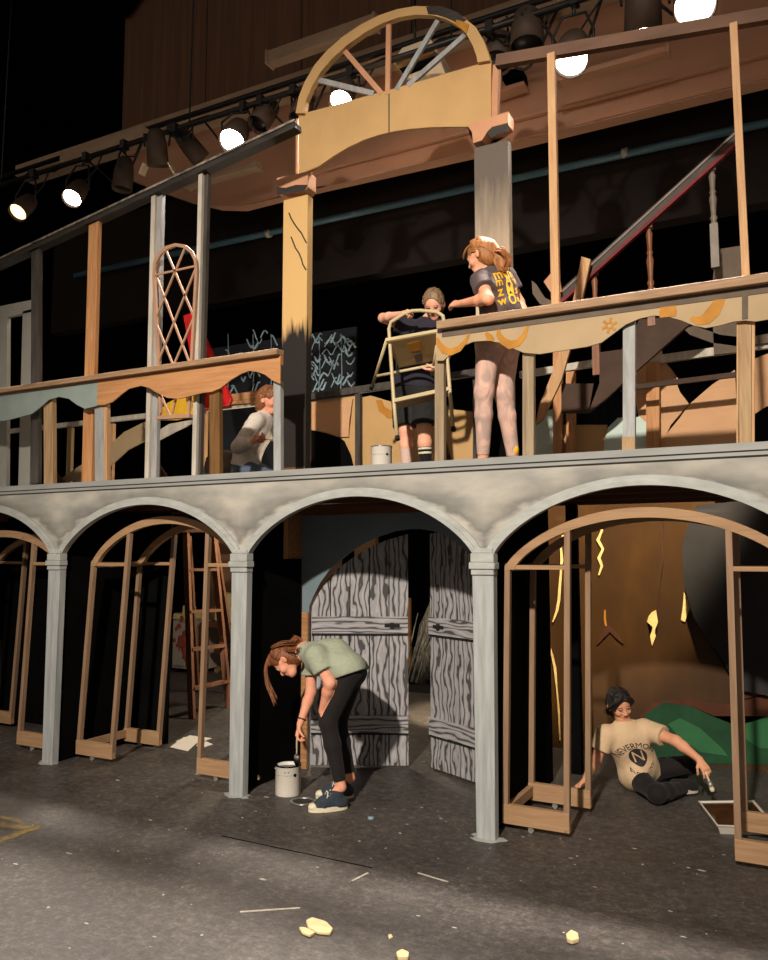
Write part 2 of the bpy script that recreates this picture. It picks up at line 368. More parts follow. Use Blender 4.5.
# ================================================================== rolling arch frames under the arches
def arch_frame(tops, bots, apex, label):
    "outer and inner legs of each side: their x at the springing and at the floor"
    xc = (tops[0] + tops[3]) / 2; hw = (tops[3] - tops[0]) / 2
    r = thing('rolling_arch_frame', label, 'wooden frame', (xc, .45, 0), 'tan arch frames on castors under the arcade')
    rise = apex - 1.56
    for y in (.2, .72):
        A = arcpts(xc, hw + .018, 1.56, rise); B = arcpts(xc, hw - .045, 1.56, rise - .06)
        G().strip(B, A, y - .02, y + .02).o('arch_rim', M['framex'], r)
        for i in range(4):
            zt = 1.6 if i in (0, 3) else arc_z(tops[i] - xc, hw, 1.56, rise) - .05
            G().beam((bots[i], y, .07), (tops[i] + (tops[i] - bots[i]) * (zt - 1.57) / 1.5, y, zt), .034, .036).o('leg', M['frame'], r)
        for i, k in ((0, 1), (2, 3)):
            G().beam((tops[i], y, 1.575), (tops[k], y, 1.575), .026, .03).o('crossbar', M['framex'], r)
            G().box(bots[i] - .018, bots[k] + .018, y - .022, y + .022, .036, .148).o('bottom_board', M['framex'], r, bevel=.003)
            gx = (bots[i] + bots[k]) / 2 - .03
            cst = G().tube([(gx, y - .01, .017), (gx, y + .01, .017)], .017, 14).o('castor', M['steel'], r)
            G().box(gx - .012, gx + .012, y - .014, y + .014, .022, .04).o('fork', M['steel'], cst)
    for i in (0, 3):
        x = bots[i]; G().box(x - .018, x + .018, .22, .70, .07, .13).o('side_rail', M['framex'], r)
        x = tops[i]; G().box(x - .018, x + .018, .22, .70, 1.55, 1.59).o('side_rail', M['framex'], r)
arch_frame((-1.635, -1.262, -.365, .0), (-1.672, -1.297, -.378, .03), 1.925, 'tan wooden arch frame on castors in the right arch, beside the seated painter')
arch_frame((-5.216, -4.84, -4.018, -3.645), (-5.315, -4.945, -4.049, -3.68), 1.955, 'tan wooden arch frame on castors in the arch in front of the orange ladder')
arch_frame((-7.13, -6.72, -5.955, -5.58), (-7.22, -6.82, -6.03, -5.65), 1.87, 'tan wooden arch frame on castors in the dark far left arch')

# black masking flats
tag(G().box(-3.57, -3.545, .05, .77, 0, 1.62).box(-3.57, -3.545, .05, .52, 1.62, 1.95).o('masking_flat', M['black']), 'black masking flat behind the bending painter, running back from the column to the plank doors', 'masking flat')
tag(G().box(-3.60, -3.56, .6, .8, 0, 2.0).o('timber_post', M['pinex']), 'raw timber post at the left edge of the slate blue door wall', 'post')
tag(G().box(-1.725, -1.705, .06, 1.35, 0, 2.03).o('masking_flat', M['black']), 'black masking flat left of the right arch frame behind the nearest column', 'masking flat')
tag(G().box(-5.39, -5.37, .05, .9, 0, 2.03).box(-5.39, -5.03, .9, .93, 0, 2.03).o('masking_flat', M['black']), 'black masking flat behind the arch frame left of the orange ladder', 'masking flat')
tag(G().box(-7.3, -5.55, .95, .98, 0, 2.03).o('masking_flat', M['black']), 'black masking flat closing the far left arch', 'masking flat')

# ================================================================== door wall with two plank doors
dw = thing('door_flat', 'slate blue wall flat with arched doorway and two grey plank doors behind the bending painter', 'stage set', (-2.68, .8, 0))
OX0, OX1, OC = -3.49, -1.88, -2.66
op = [(OX0, 0), (OX0, 1.24)] + xz([(313, 597), (320, 583), (330, 569), (345, 556), (360, 545), (377, 537), (395, 531), (410, 529), (420, 529), (433, 531), (445, 535), (458, 544), (470, 555)], .8) + [(-1.98, 1.45), (OX1, 1.2), (OX1, 0)]
g = G(); top = [(x, 2.03) for x, z in op[1:-1]]
g.strip(op[1:-1], top, .8, .82); g.box(-3.56, OX0, .8, .82, 0, 2.03); g.box(OX1, -1.73, .8, .82, 0, 2.03)
g.o('wall_panel', M['doorwall'], dw); G().box(-3.54, -3.485, .775, .798, 0, 1.2).o('jamb', M['pinex'], dw, 'raw pine jamb strip')
def arch_h(x):
    q = op[1:-1]
    for (a, za), (b, zb) in zip(q, q[1:]):
        if a <= x <= b: return za + (zb - za) * (x - a) / max(b - a, 1e-6)
    return q[0][1] if x < q[0][0] else q[-1][1]
def leaf(hx, sgn, ang, W, name):
    "door leaf hinged at x = hx, y = .82, swung back by ang"
    Mx = Matrix.Translation((hx, .83, 0)) @ Matrix.Rotation(ang, 4, 'Z')
    me_planks, me_lines = G(), G(); n = 5; th = .03
    for k in range(n):
        a, b = W * k / n + .004, W * (k + 1) / n - .004
        xs = [a + (b - a) * t / 4 for t in range(5)]
        pts = [(sgn * a, .02), (sgn * b, .02)] + [(sgn * x, max(.3, arch_h(hx + sgn * x) - .015)) for x in xs[::-1]]
        me_planks.prism(pts, 0, th)
        if k: me_lines.box(sgn * (W * k / n) - .005, sgn * (W * k / n) + .005, .012, .02, .02, arch_h(hx + sgn * W * k / n) - .03)
    dk = me_planks; dk.bm.transform(Mx); d = dk.o('door', M['grain'], dw)
    me_lines.bm.transform(Mx); me_lines.o('plank_gap', M['doorblack'], d)
    for z0, z1 in ((1.035, 1.165), (.27, .40)):
        b = G(); b.box(min(sgn * .01, sgn * (W - .005)), max(sgn * .01, sgn * (W - .005)), -.02, 0, z0, z1); b.bm.transform(Mx); b.o('batten', M['grainx'], d)
        b = G(); b.box(min(sgn * .01, sgn * (W - .005)), max(sgn * .01, sgn * (W - .005)), -.012, 0, z0 - .016, z0 - .002); b.bm.transform(Mx); b.o('batten_line', M['doorblack'], d)
    b = G(); x = sgn * (W - .13); b.box(x - .06, x + .06, -.028, -.02, 1.085, 1.11).box(x - .015, x + .015, -.034, -.02, 1.075, 1.12); b.bm.transform(Mx); b.o('latch', M['doorblack'], d)
    return d
leaf(-3.49, 1, math.radians(26), .775, 'left')
leaf(-1.88, -1, math.radians(-27), .84, 'right')
tag(G().beam((-3.5, .7, 1.99), (-1.78, .7, 1.99), .06, .04).o('timber_rail', M['joist']), 'brown timber rail above the slate blue doorway under the arch', 'timber')

# ================================================================== right bay: torn painted drop
def drop_mat():
    m, nt, b = newmat('painted_cave_drop'); L = nt.links
    tc = nt.nodes.new('ShaderNodeTexCoord'); sx = nt.nodes.new('ShaderNodeSeparateXYZ'); L.new(tc.outputs['Object'], sx.inputs[0])
    n = nd(nt, 'ShaderNodeTexNoise', Scale=2.6, Detail=5, Roughness=.6); L.new(coords(nt, (1, 1, .5)), n.inputs['Vector'])
    r = ramp(nt, n.outputs['Fac'], [(.3, lin((48, 28, 9))), (.55, lin((64, 40, 12))), (.75, lin((80, 52, 16)))])
    L.new(r.outputs[0], b.inputs['Base Color']); b.inputs['Roughness'].default_value = .6; b.inputs['Specular IOR Level'].default_value = .25
    return m
YD = 2.35
dp = thing('painted_drop', 'brown painted canvas drop with torn cream cracks behind the seated painter', 'backdrop', (-1, YD, 0))
G().box(-2.2, -.62, YD, YD + .02, .0, 2.6).prism([(-.62, 2.6), (-.62, 0), (1.2, 0), (1.2, .9), (-.3, .8), (-.62, 1.5)], YD, YD + .02).o('canvas', drop_mat(), dp)
def blob(pts, y, name, mat, par, th=.004):
    return G().prism(xz(pts, y), y - th, y).o(name, mat, par)
M['rust'] = paint('rust_brown_paint', (72, 38, 20), .3, 5, .8)
M['green'] = paint('scene_green_paint', (30, 74, 44), .25, 3, .8, c2=(20, 50, 30))
M['greenlt'] = paint('bright_green_paint', (44, 96, 58), .2, 3, .8)
M['tear'] = paint('torn_canvas_cream', (226, 196, 130), .15, 20, .8)
blob([(640, 716), (652, 704), (668, 700), (695, 700), (720, 704), (745, 700), (768, 694), (775, 760), (640, 760)], YD - .001, 'rust_bank', M['rust'], dp)
blob([(630, 735), (648, 712), (664, 702), (690, 706), (712, 716), (738, 726), (768, 716), (790, 712), (790, 765), (622, 762)], YD - .005, 'green_hill', M['green'], dp)
blob([(668, 724), (680, 718), (700, 728), (722, 748), (728, 756), (700, 752), (680, 738)], YD - .01, 'green_highlight', M['greenlt'], dp)
blob([(742, 724), (768, 718), (790, 718), (790, 750), (760, 748), (744, 738)], YD - .01, 'green_highlight', M['greenlt'], dp)
def tear(pl, w, mat='tear'):
    y = YD - .001; P = [at(a, b, y) for a, b in pl]; g = G(); A, B = [], []
    for i, p in enumerate(P):
        k = w * (.45 + .55 * math.sin(math.pi * (i + .5) / len(P))) * random.uniform(.7, 1.3)
        A.append((p.x - k, p.z)); B.append((p.x + k, p.z))
    g.strip(A, B, y - .006, y); g.o('tear', M[mat], dp)
tear([(600, 522), (602, 531), (598, 540), (603, 549), (599, 558), (602, 566), (599, 575)], .014)
tear([(563, 535), (561, 548), (562, 560), (561, 572), (560, 585), (559, 600), (557, 611), (553, 622)], .014)
tear([(541, 604), (543, 616), (546, 626), (547, 640), (552, 654), (555, 668), (557, 690), (559, 712), (560, 740)], .009)
tear([(605, 610), (605, 618), (606, 626)], .012, 'ochre')
blob([(606, 622), (615, 632), (624, 644), (618, 640), (610, 632), (602, 640), (597, 645)], YD - .001, 'tear', M['rust'], dp)
blob([(652, 612), (656, 610), (658, 622), (655, 630), (656, 636), (652, 646), (650, 636), (653, 627), (647, 622), (649, 616)], YD - .001, 'tear', M['tear'], dp)
blob([(684, 592), (688, 600), (690, 608), (685, 622), (681, 620), (683, 606)], YD - .001, 'tear', M['tear'], dp)
tear([(664, 515), (662, 540), (663, 560), (660, 580), (658, 600)], .003, 'stair')
tag(G().prism(xz([(690, 520), (697, 505), (775, 498), (790, 770), (790, 700), (740, 690), (722, 660), (708, 640), (694, 618), (684, 585), (682, 545)], 2.28), 2.27, 2.28).o('black_drape', paint('charcoal_drape', (44, 42, 44), .3, 2, .9)), 'black drape with a ragged edge hanging over the right of the brown drop', 'drape')

# ================================================================== upper storey: railings
YR = .03
def upright(px, py0, py1, y, wpx, mat, name, label, group=None, th=.04, cat='post', px1=None):
    p, q = at(px, py0, y), at(px if px1 is None else px1, py1, y)
    w = (at(px + wpx / 2, py1, y) - at(px - wpx / 2, py1, y)).x
    o = G().beam(p, q, w, th).o(name, mat, None, bevel=.002); return tag(o, label, cat, group)
# left railing
rl = thing('railing', 'left balcony railing with wooden cap, scalloped blue grey and orange boards and posts', 'railing', (-5, YR, 2.2))
zc = 3.085
G().box(-8.6, at(279, 350, 0).x, -.03, .062, zc - .02, zc + .022).o('cap_rail', M['capwood'], rl, bevel=.003)
G().box(-8.6, at(279, 350, 0).x, .02, .055, zc - .085, zc - .02).o('under_cap_band', M['orangeply'], rl)
ptop = lambda L: [(x, zc - .03) for x, z in L]
low = xz([(-60, 445), (-40, 428), (-22, 420), (-5, 421), (5, 421), (14, 419), (22, 417), (33, 414), (42, 407), (50, 400), (60, 397), (70, 399), (78, 405), (86, 409), (98, 406)], YR)
G().strip(low, ptop(low), YR - .012, YR).o('valance', M['blueval'], rl, 'blue grey scalloped board')
low = xz([(98, 405.5), (106, 405), (114, 402), (122, 395), (130, 389), (142, 386), (150, 388), (158, 393), (168, 398), (180, 399), (192, 396), (204, 393), (213, 392), (222, 388), (232, 380), (242, 374), (250, 371), (258, 372), (266, 375), (274, 381), (281, 384)], YR)
G().strip(low, ptop(low), YR - .012, YR).o('valance', M['orangeply'], rl, 'orange bare plywood scalloped board')
for px, w, m, l, t in ((50, 9, 'pinepale', None, 398), (101, 9, 'greystud', 'grey painted post', 404), (107, 3, 'pine', None, 404), (216, 10, 'olive', 'olive brown post', 390), (278.5, 7, 'greystud', 'grey post at the right end of the railing', 382)):
    p, q = at(px, 500, .07), at(px, t, .07); p.z = 2.2; ww = (at(px + w / 2, 440, .07) - at(px - w / 2, 440, .07)).x
    G().beam(p, q, ww, .04).o('post', M[m], rl, l)
# right railing
rr = thing('railing', 'right balcony railing with cream scalloped board painted with ochre swirls', 'railing', (-1, YR, 2.2))
zc2 = 3.12
G().box(at(438, 325, 0).x, 1.1, -.03, .1, zc2 - .04, zc2 + .012).o('cap_rail', M['capwood'], rr, bevel=.003)
G().box(at(441, 330, 0).x, 1.1, YR - .016, YR + .02, zc2 - .085, zc2 - .04).o('under_cap_band', M['greyboard'], rr)  # dark grey strip stands in for the shadow under the cap
low = xz([(437, 361), (444, 361), (452, 354), (462, 347), (474, 342), (488, 341), (500, 343), (512, 348), (524, 353), (540, 354.5), (556, 352), (572, 349.5), (588, 347), (602, 343), (614, 334), (626, 325), (640, 319), (655, 316), (668, 317), (682, 321), (694, 326), (706, 328.5), (720, 326), (734, 322), (745, 321), (756, 322), (768, 320), (785, 310), (800, 300), (820, 300)], YR)
topz = zc2 - .05
G().strip(low, [(x, topz) for x, z in low], YR - .012, YR).o('valance', M['creampale'], rr)
def swirl(L, y=YR - .012):
    n = len(L); A = [(at(a, b, y).x, at(a, b, y).z) for a, b, w in L]
    g = G(); P, Q = [], []
    for i, (a, b, w) in enumerate(L):
        x0, z0 = A[max(i - 1, 0)]; x1, z1 = A[min(i + 1, n - 1)]; l = math.hypot(x1 - x0, z1 - z0); nx, nz = -(z1 - z0) / l, (x1 - x0) / l; k = w / 2 / 150.0
        x, z = A[i]; P.append((x + nx * k, min(z + nz * k, topz - .001))); Q.append((x - nx * k, min(z - nz * k, topz - .002)))
    g.strip(P, Q, y - .003, y).o('swirl', M['ochre'], rr)
swirl([(437, 338, 2), (439, 344, 5), (444, 350, 7), (451, 352, 7), (459, 349, 6), (466, 341, 4), (470, 332, 2)])
swirl([(498, 328, 2), (499, 335, 5), (503, 341, 7), (510, 345, 8), (518, 343, 7), (524, 336, 5), (528, 326, 2)])
swirl([(486, 333, 3), (490, 338, 7), (494, 340, 2)])
swirl([(668, 305, 12), (668, 312, 14), (668, 317, 13)])
swirl([(691, 318, 3), (698, 321, 7), (706, 319, 10), (713, 312, 11), (718, 304, 9), (721, 296, 7)])
g = G(); c0 = at(610, 326, YR)
for k in range(6):
    a = k * math.pi / 3 + .3; d = Vector((math.cos(a), 0, math.sin(a))); y = YR - .0135
    p, q = c0 + d * .012, c0 + d * .045; p.y = q.y = y; g.beam(p, q, .016, .003)
g.o('flower_motif', M['ochre'], rr)
for px, w, m, l, t in ((440.5, 9, 'lightpost', None, 358), (529, 11, 'lightpost', None, 354), (629.5, 12, 'greystud', 'grey post with bare wooden foot', 322), (745, 13, 'pinepale', None, 321), (738.5, 3, 'pine', None, 321), (753.5, 3, 'pine', None, 321)):
    p, q = at(px, 460, .07), at(px, t, .07); p.z = 2.2; ww = (at(px + w / 2, 400, .07) - at(px - w / 2, 400, .07)).x
    po = G().beam(p, q, ww, .04).o('post', M[m], rr, l)
    if px == 629.5: G().beam(p, p + Vector((0, 0, .12)), ww + .004, .044).o('bare_foot', M['pinepale'], po)
G().beam(at(745, 286, YR - .014), at(745, 319, YR - .014), .03, .006).o('joint_strip', M['greyboard'], rr)

# tall studs and top plates
YS = .12
GS = 'tall studs of the upper storey frame'
upright(37, 246, 484, YS, 8, M['darkstud'], 'wall_stud', 'dark grey tall stud beside the pale panel at the far left', GS, px1=36)
upright(95.5, 217, 486, YS, 10, M['orangepine'], 'wall_stud', 'bare orange pine tall stud on the left balcony', GS, px1=88)
o = upright(155, 189, 482, YS, 4, M['whitestud'], 'wall_stud', 'whitewashed tall stud left of the lattice window', GS, px1=148)
upright(160.5, 192, 482, YS + .03, 7, M['greystud'], 'wall_stud', 'grey tall stud doubled behind the whitewashed one by the lattice window', GS, px1=154)
upright(154, 400, 482, YS + .07, 9, M['pine'], 'short_stud', 'pine stud below the railing left of the lattice window foot', None)
upright(202, 167, 480, YS, 4, M['whitestud'], 'wall_stud', 'whitewashed tall stud right of the lattice window', GS, px1=195)
upright(206.5, 168, 480, YS + .03, 7, M['darkstud'], 'wall_stud', 'dark tall stud doubled behind the whitewashed one right of the lattice window', GS, px1=198)
upright(551.5, 54, 307, .05, 8, M['pine'], 'wall_stud', 'tall pine stud standing on the right railing cap by the portal', GS, px1=556)
upright(733.5, 24, 277, .05, 8, M['pine'], 'wall_stud', 'tall pine stud standing on the railing cap at the far right', GS, px1=746)
g = thing('top_plate', 'sloping black top plate with worn white edge over the left studs', 'beam', at(150, 195, YS))
p, q = at(-60, 293, YS), at(298, 127, YS)
G().beam(p, q, .05, .09).o('plank', M['blackbeam'], g)
e = Vector((0, 0, .027)); G().beam(p + e + Vector((0, -.05, 0)), q + e + Vector((0, -.05, 0)), .018, .012).o('worn_edge', M['wornedge'], g)
tag(G().beam(at(497, 62, YS - .02), at(860, 0, YS - .02), .075, .05).o('top_plate', M['brownbeam']), 'brown top plate sloping over the right studs', 'beam')

# ================================================================== central portal
YP = .61
po = thing('portal_arch', 'cream entrance portal with fanlight arch on two tall pillars above the balcony', 'stage set', (-2.65, YP, 2.2))
g = G(); lo = xz([(300, 176.5), (312, 173), (322, 166), (335, 157), (350, 148), (365, 141), (380, 136), (395, 132.5), (412, 130), (430, 128.5), (450, 128), (466, 128), (478, 129), (492, 129)], YP)
hi = xz([(300, 115.8), (312, 112.6), (322, 110), (335, 106.5), (350, 102.4), (365, 98), (380, 94), (395, 90), (412, 85), (430, 80), (450, 74), (466, 69.5), (478, 66), (492, 62)], YP)
g.strip(lo, hi, YP - .02, YP); g.o('header_panel', M['cream'], po)
G().beam(at(389, 93, YP - .021), at(389, 133, YP - .021), .012, .002).o('panel_joint', M['greyboard'], po)
OUT = [(299, 116), (302, 100), (308, 85), (318, 68), (330, 54), (346, 40), (364, 28), (382, 19), (400, 13), (418, 10), (436, 10.5), (452, 14), (466, 21), (478, 31), (486, 44), (491, 58), (492, 64)]
INN = [(307, 116), (309, 104), (315, 90), (324, 75), (336, 61), (351, 48), (368, 36), (385, 27), (402, 21), (418, 18.5), (434, 19), (448, 22.5), (460, 29), (469, 38), (475, 49), (479, 60), (480, 66)]
G().strip(xz(INN, YP), xz(OUT, YP), YP - .05, YP + .0).o('fan_rim', M['cream'], po)
G().strip(xz([(431, 18), (440, 19), (448, 21.5), (456, 25), (462, 29)], YP), xz([(429, 11), (441, 10), (452, 13), (461, 17), (469, 24)], YP), YP - .054, YP - .05).o('dark_patch', M['blackbeam'], po)
G().strip(xz([(458, 29), (464, 33), (469, 38)], YP), xz([(459, 24), (466, 26), (472, 29)], YP), YP - .056, YP - .05).o('mustard_patch', M['ochre'], po)
for a, b, c, d, mt in ((388, 95, 389, 24, 'pinkwood'), (382, 94, 344, 50, 'pinkwood'), (374, 94, 318, 80, 'greystud'), (397, 90, 438, 21, 'greystud'), (408, 86, 468, 33, 'greystud')):
    G().beam(at(a, b, YP - .012), at(c, d, YP - .012), .04, .022).o('spoke', M[mt], po)
G().beam(at(497, 66, YP + .02), at(495, 124, YP + .02), .045, .05).o('side_strip', M['pinkwood'], po)
G().beam(at(298.5, 120, YP + .02), at(298.5, 176, YP + .02), .02, .05).o('side_strip', M['pinkwood'], po)
def pillar(x0, x1, zt, matname, mat):
    return G().box(x0, x1, YP - .03, YP + .05, 2.2, zt).o('pillar', mat, po, matname, bevel=.003)
def pillar_mat(nm, top, bot, z0, z1, dark):
    m, nt, b = newmat(nm); L = nt.links
    tc = nt.nodes.new('ShaderNodeTexCoord'); sx = nt.nodes.new('ShaderNodeSeparateXYZ'); L.new(tc.outputs['Object'], sx.inputs[0])
    n = nd(nt, 'ShaderNodeTexNoise', Scale=9, Detail=5); L.new(coords(nt, (3, 3, .35)), n.inputs['Vector'])
    a = nd(nt, 'ShaderNodeMath', operation='MULTIPLY_ADD'); L.new(n.outputs['Fac'], a.inputs[0]); a.inputs[1].default_value = .5; L.new(sx.outputs[2], a.inputs[2])
    mr = nd(nt, 'ShaderNodeMapRange'); L.new(a.outputs[0], mr.inputs[0]); mr.inputs[1].default_value = z0 + .25; mr.inputs[2].default_value = z1 + .25
    r = ramp(nt, mr.outputs[0], [(0, lin(bot)), (1, lin(top))])
    L.new(r.outputs[0], b.inputs['Base Color']); b.inputs['Roughness'].default_value = .75; b.inputs['Specular IOR Level'].default_value = .2
    return m
pxl = (at(284, 330, YP).x, at(308.5, 330, YP).x); pxr = (at(476, 200, YP).x, at(510, 200, YP).x)
pl_ = pillar(pxl[0], pxl[1], 4.52, 'cream pillar with black brushed lower half', pillar_mat('cream_pillar_brushed_black', (196, 160, 106), (36, 32, 30), 1.16, 1.30, 1))
pr_ = pillar(pxr[0], pxr[1], 4.56, 'grey pillar painted paler towards its foot', pillar_mat('grey_pillar_fade', (92, 84, 76), (196, 176, 150), 1.1, 2.1, 0))
G().box(pxr[0], pxr[1] - .0, YP - .033, YP - .028, 2.2, 3.0).o('black_base', M['black'], pr_)
G().box(pxl[0], pxl[1], YP - .035, YP - .03, 2.2, 2.33).o('worn_foot', M['olive'], pl_)
for a, b, c, d in ((289, 213, 307, 243), (291, 237, 306, 270)):
    pp = [at(a + (c - a) * t / 6 + random.uniform(-1.2, 1.2), b + (d - b) * t / 6, YP - .031) for t in range(7)]
    G().tube(pp, .006, 6).o('brush_mark', M['blackbeam'], pl_)
cp = G().prism(xz([(281, 181), (312, 174.5), (312, 190), (309, 194), (282, 197)], YP), YP - .06, YP + .06).o('capital', M['pinkwood'], po)
G().prism(xz([(281.5, 190), (290, 191), (300, 188), (312, 188), (309, 194), (282, 198)], YP), YP - .063, YP - .06).o('dark_band', M['blackbeam'], cp)
cp = G().prism(xz([(470, 129), (511, 115.5), (511, 128), (503, 133), (490, 136), (485, 144), (476, 147), (475, 136)], YP), YP - .06, YP + .06).o('capital', M['pinkwood'], po)
G().prism(xz([(490, 136), (495, 131), (511, 127), (511, 136), (503, 137), (494, 142)], YP), YP - .063, YP - .06).o('dark_band', M['blackbeam'], cp)

# ================================================================== lattice window, panels, back railing
lw = thing('lattice_window', 'arched lattice window frame of pale pink laths leaning between two studs', 'window frame', at(175, 415, .08))
def seg(g, a, b, y, w, t): g.beam(at(a[0], a[1], y), at(b[0], b[1], y), w, t)
out = [(160, 416), (153, 276), (154, 263), (159, 253), (166, 246.5), (176, 243.5), (186, 245), (193, 251), (197, 260), (198, 270), (190, 416)]
g = G(); inn = [(162, 412), (155.5, 276), (156.5, 264), (161, 255.5), (167.5, 249.5), (176, 246.5), (184.5, 248), (191, 253.5), (194.5, 261), (195.5, 270), (188, 412)]
g.strip(xz(inn, .08), xz(out, .08), .07, .09).o('outer_rim', M['lath'], lw)
g = G()
for a, b in (((155, 275), (196, 266)), ((166, 250), (194, 317)), ((185, 248), (155, 320)), ((157, 278), (190, 364)), ((196, 268), (157, 365)), ((155, 320), (176, 372)), ((194, 317), (171, 372)), ((160, 393), (170, 416)), ((186, 393), (190, 414)), ((157, 365), (165, 385)), ((178, 390), (172, 414))):
    seg(g, a, b, .08, .015, .012)
g.o('lattice', M['lath'], lw)
G().beam(at(158, 418, .08), at(191, 416, .08), .03, .04).o('sill_bar', M['lath'], lw)
tag(G().prism(xz([(184, 316), (192, 313), (199, 330), (206, 338), (212, 352), (231, 398), (228, 405), (202, 409), (198, 380), (190, 350)], 1.5), 1.49, 1.52).o('red_cloth', M['red']), 'red cloth hanging behind the lattice window over the back railing', 'cloth')
tag(G().prism(xz([(159, 420), (160, 411), (168, 403), (180, 397), (192, 394), (194, 416), (176, 420)], 1.56), 1.55, 1.58).o('yellow_cloth', M['yellow']), 'yellow cloth by the lattice window foot left of the red cloth', 'cloth')
pn = thing('panel_frame', 'pale grey upright panel with tall slot at the far left of the balcony', 'panel', at(15, 480, .45))
yy = .45
g = G()
g.prism(xz([(-30, 313), (35.5, 300), (35.5, 312), (-30, 326)], yy), yy - .02, yy + .02)
g.prism(xz([(-30, 320), (9, 318), (8, 490), (-30, 492)], yy), yy - .02, yy + .02)
g.prism(xz([(24.5, 312), (35.5, 309), (31, 487), (20, 489)], yy), yy - .02, yy + .02).o('panel', M['greypanel'], pn)
YB = 1.6
br = thing('back_railing', 'rough whitewashed railing along the back of the left balcony', 'railing', at(130, 470, YB))
G().beam((-8.7, YB, 3.09), (at(278, 402, YB).x, YB, 3.11), .05, .04).o('rail', M['whitestud'], br)
for px, w, t, m in ((71, 8, 428, 'pinepale'), (112, 9, 424, 'pine'), (205, 7, 412, 'pine'), (37, 6, 430, 'darkstud'), (25, 6, 432, 'pinepale')):
    p, q = at(px - 1.5, 480, YB), at(px, t, YB); p.z = 2.2; G().beam(p, q, w / 120, .04).o('post', M[m], br)
G().prism(xz([(225, 396), (275, 390), (275, 402), (225, 406)], YB), YB - .05, YB - .02).o('board', M['pinex'], br)
def board(name, label, pts, y, mat, cat='board', th=.02, group=None):
    p = xz(pts, y); return tag(G().prism(p, y - th / 2, y + th / 2).o(name, M[mat]), label, cat, group)
board('diagonal_board', 'cream board slanting up behind the left balcony posts', [(60, 480), (74, 470), (105, 450), (125, 432), (145, 422), (147, 440), (128, 450), (106, 470), (96, 484)], 1.5, 'creampale')
board('diagonal_board', 'pale board slanting below the lattice window foot', [(160, 430), (170, 424), (192, 420), (192, 424), (175, 432), (160, 440)], 1.5, 'whitestud')
board('scrap_board', 'brown triangular scrap standing left of the slanting cream board', [(52, 484), (54, 468), (66, 484)], 1.4, 'stair')
board('scrap_board', 'brown triangular scrap beside the lattice window foot', [(158, 480), (158, 462), (170, 480)], 1.4, 'stair')
b2 = thing('back_railing', 'grey railing with board infill behind the folding ladder', 'railing', at(370, 465, YB))
G().beam(at(304, 398, YB), at(480, 372, YB), .06, .05).o('rail', M['darkstud'], b2)
for px, w, t, m in ((307.5, 7, 402, 'pine'), (358.5, 6, 394, 'darkstud'), (476, 5, 380, 'darkstud')):
    p, q = at(px, 480, YB - .03), at(px, t, YB - .03); p.z = 2.2; G().beam(p, q, w / 120, .04).o('post', M[m], b2)
board('infill_panel', 'cream panel edge beside brown kraft panel left of the folding ladder', [(311, 402), (356, 396), (356, 476), (311, 478)], YB + .03, 'cream', 'panel')
board('infill_panel', 'brown kraft sheet on the back railing above the black cut shape', [(312, 404), (353, 399), (350, 420), (349, 437), (338, 437), (325, 432), (311, 430)], YB + .01, 'kraft', 'panel')
board('infill_panel', 'black cut out shape standing between the dark pillar and the upstairs paint can', [(311, 476), (311, 430), (325, 433), (338, 437), (344, 441), (350, 454), (354, 470), (354, 476)], YB - .005, 'black', 'panel')
cr = thing('infill_panel', 'tall cream panel with ochre curve behind the girl holding the ladder', 'panel', at(415, 465, YB))
G().prism(xz([(362, 398), (372, 396), (392, 402), (420, 402), (445, 405), (455, 410), (474, 412), (478, 476), (362, 478)], YB + .03), YB + .01, YB + .03).o('sheet', M['cream'], cr)
G().prism(xz([(376, 400), (382, 400), (385, 407), (393, 411), (404, 412), (404, 419), (388, 418), (379, 411)], YB + .01), YB + .005, YB + .01).o('ochre_curve', M['ochre'], cr)
board('cut_board', 'dark triangular offcut between the ladder post and the standing girl', [(446, 440), (452, 462), (446, 464)], 1.4, 'stair')
b3 = thing('back_railing', 'rough whitewashed railing with pine posts behind the staircase', 'railing', at(640, 450, YB))
G().beam(at(520, 375, YB), at(597, 363, YB), .055, .04).o('rail', M['whitestud'], b3)
G().beam(at(648, 361, YB), at(800, 340, YB), .06, .04).o('rail', M['whitestud'], b3)
for px, w, t in ((558, 9, 350), (571, 9, 372), (653, 12, 362)):
    p, q = at(px, 470, YB - .04), at(px, t, YB - .04); p.z = 2.2; G().beam(p, q, w / 128, .04).o('post', M['orangepine'], b3)
tag(G().beam(at(620, 389, 1.3), at(742, 374, 1.3), .035, .03).o('dark_rail', M['stair']), 'thin dark brown rail across the kraft boards', 'rail')
board('infill_panel', 'cream low panel under the stair foot', [(560, 425), (607, 425), (603, 470), (560, 470)], YB + .03, 'cream', 'panel')
board('infill_panel', 'pale mint cut board right of the low cream panel', [(602, 470), (605, 440), (608, 428), (618, 418), (640, 417), (650, 426), (650, 470)], YB + .01, 'mint', 'panel')
board('infill_panel', 'pale mint board beside the standing girl and the leaning plank', [(536, 424), (545, 412), (556, 408), (556, 470), (536, 470)], YB + .03, 'mint', 'panel')
board('infill_panel', 'kraft board with curved edge behind the orange post under the stair', [(636, 366), (650, 356), (660, 345), (665, 362), (672, 370), (679, 380), (680, 392), (689, 404), (671, 425), (660, 448), (648, 448), (640, 424), (636, 400)], YB + .06, 'kraft', 'panel')
board('infill_panel', 'large kraft board with angled top edge right of the V shaped gap', [(655, 470), (662, 440), (680, 418), (690, 404), (712, 385), (735, 370), (738, 430), (733, 470)], YB + .05, 'kraft', 'panel')
board('infill_panel', 'kraft board at the right edge behind the double post', [(752, 360), (790, 345), (790, 395), (764, 408), (755, 414)], YB + .05, 'kraft', 'panel')
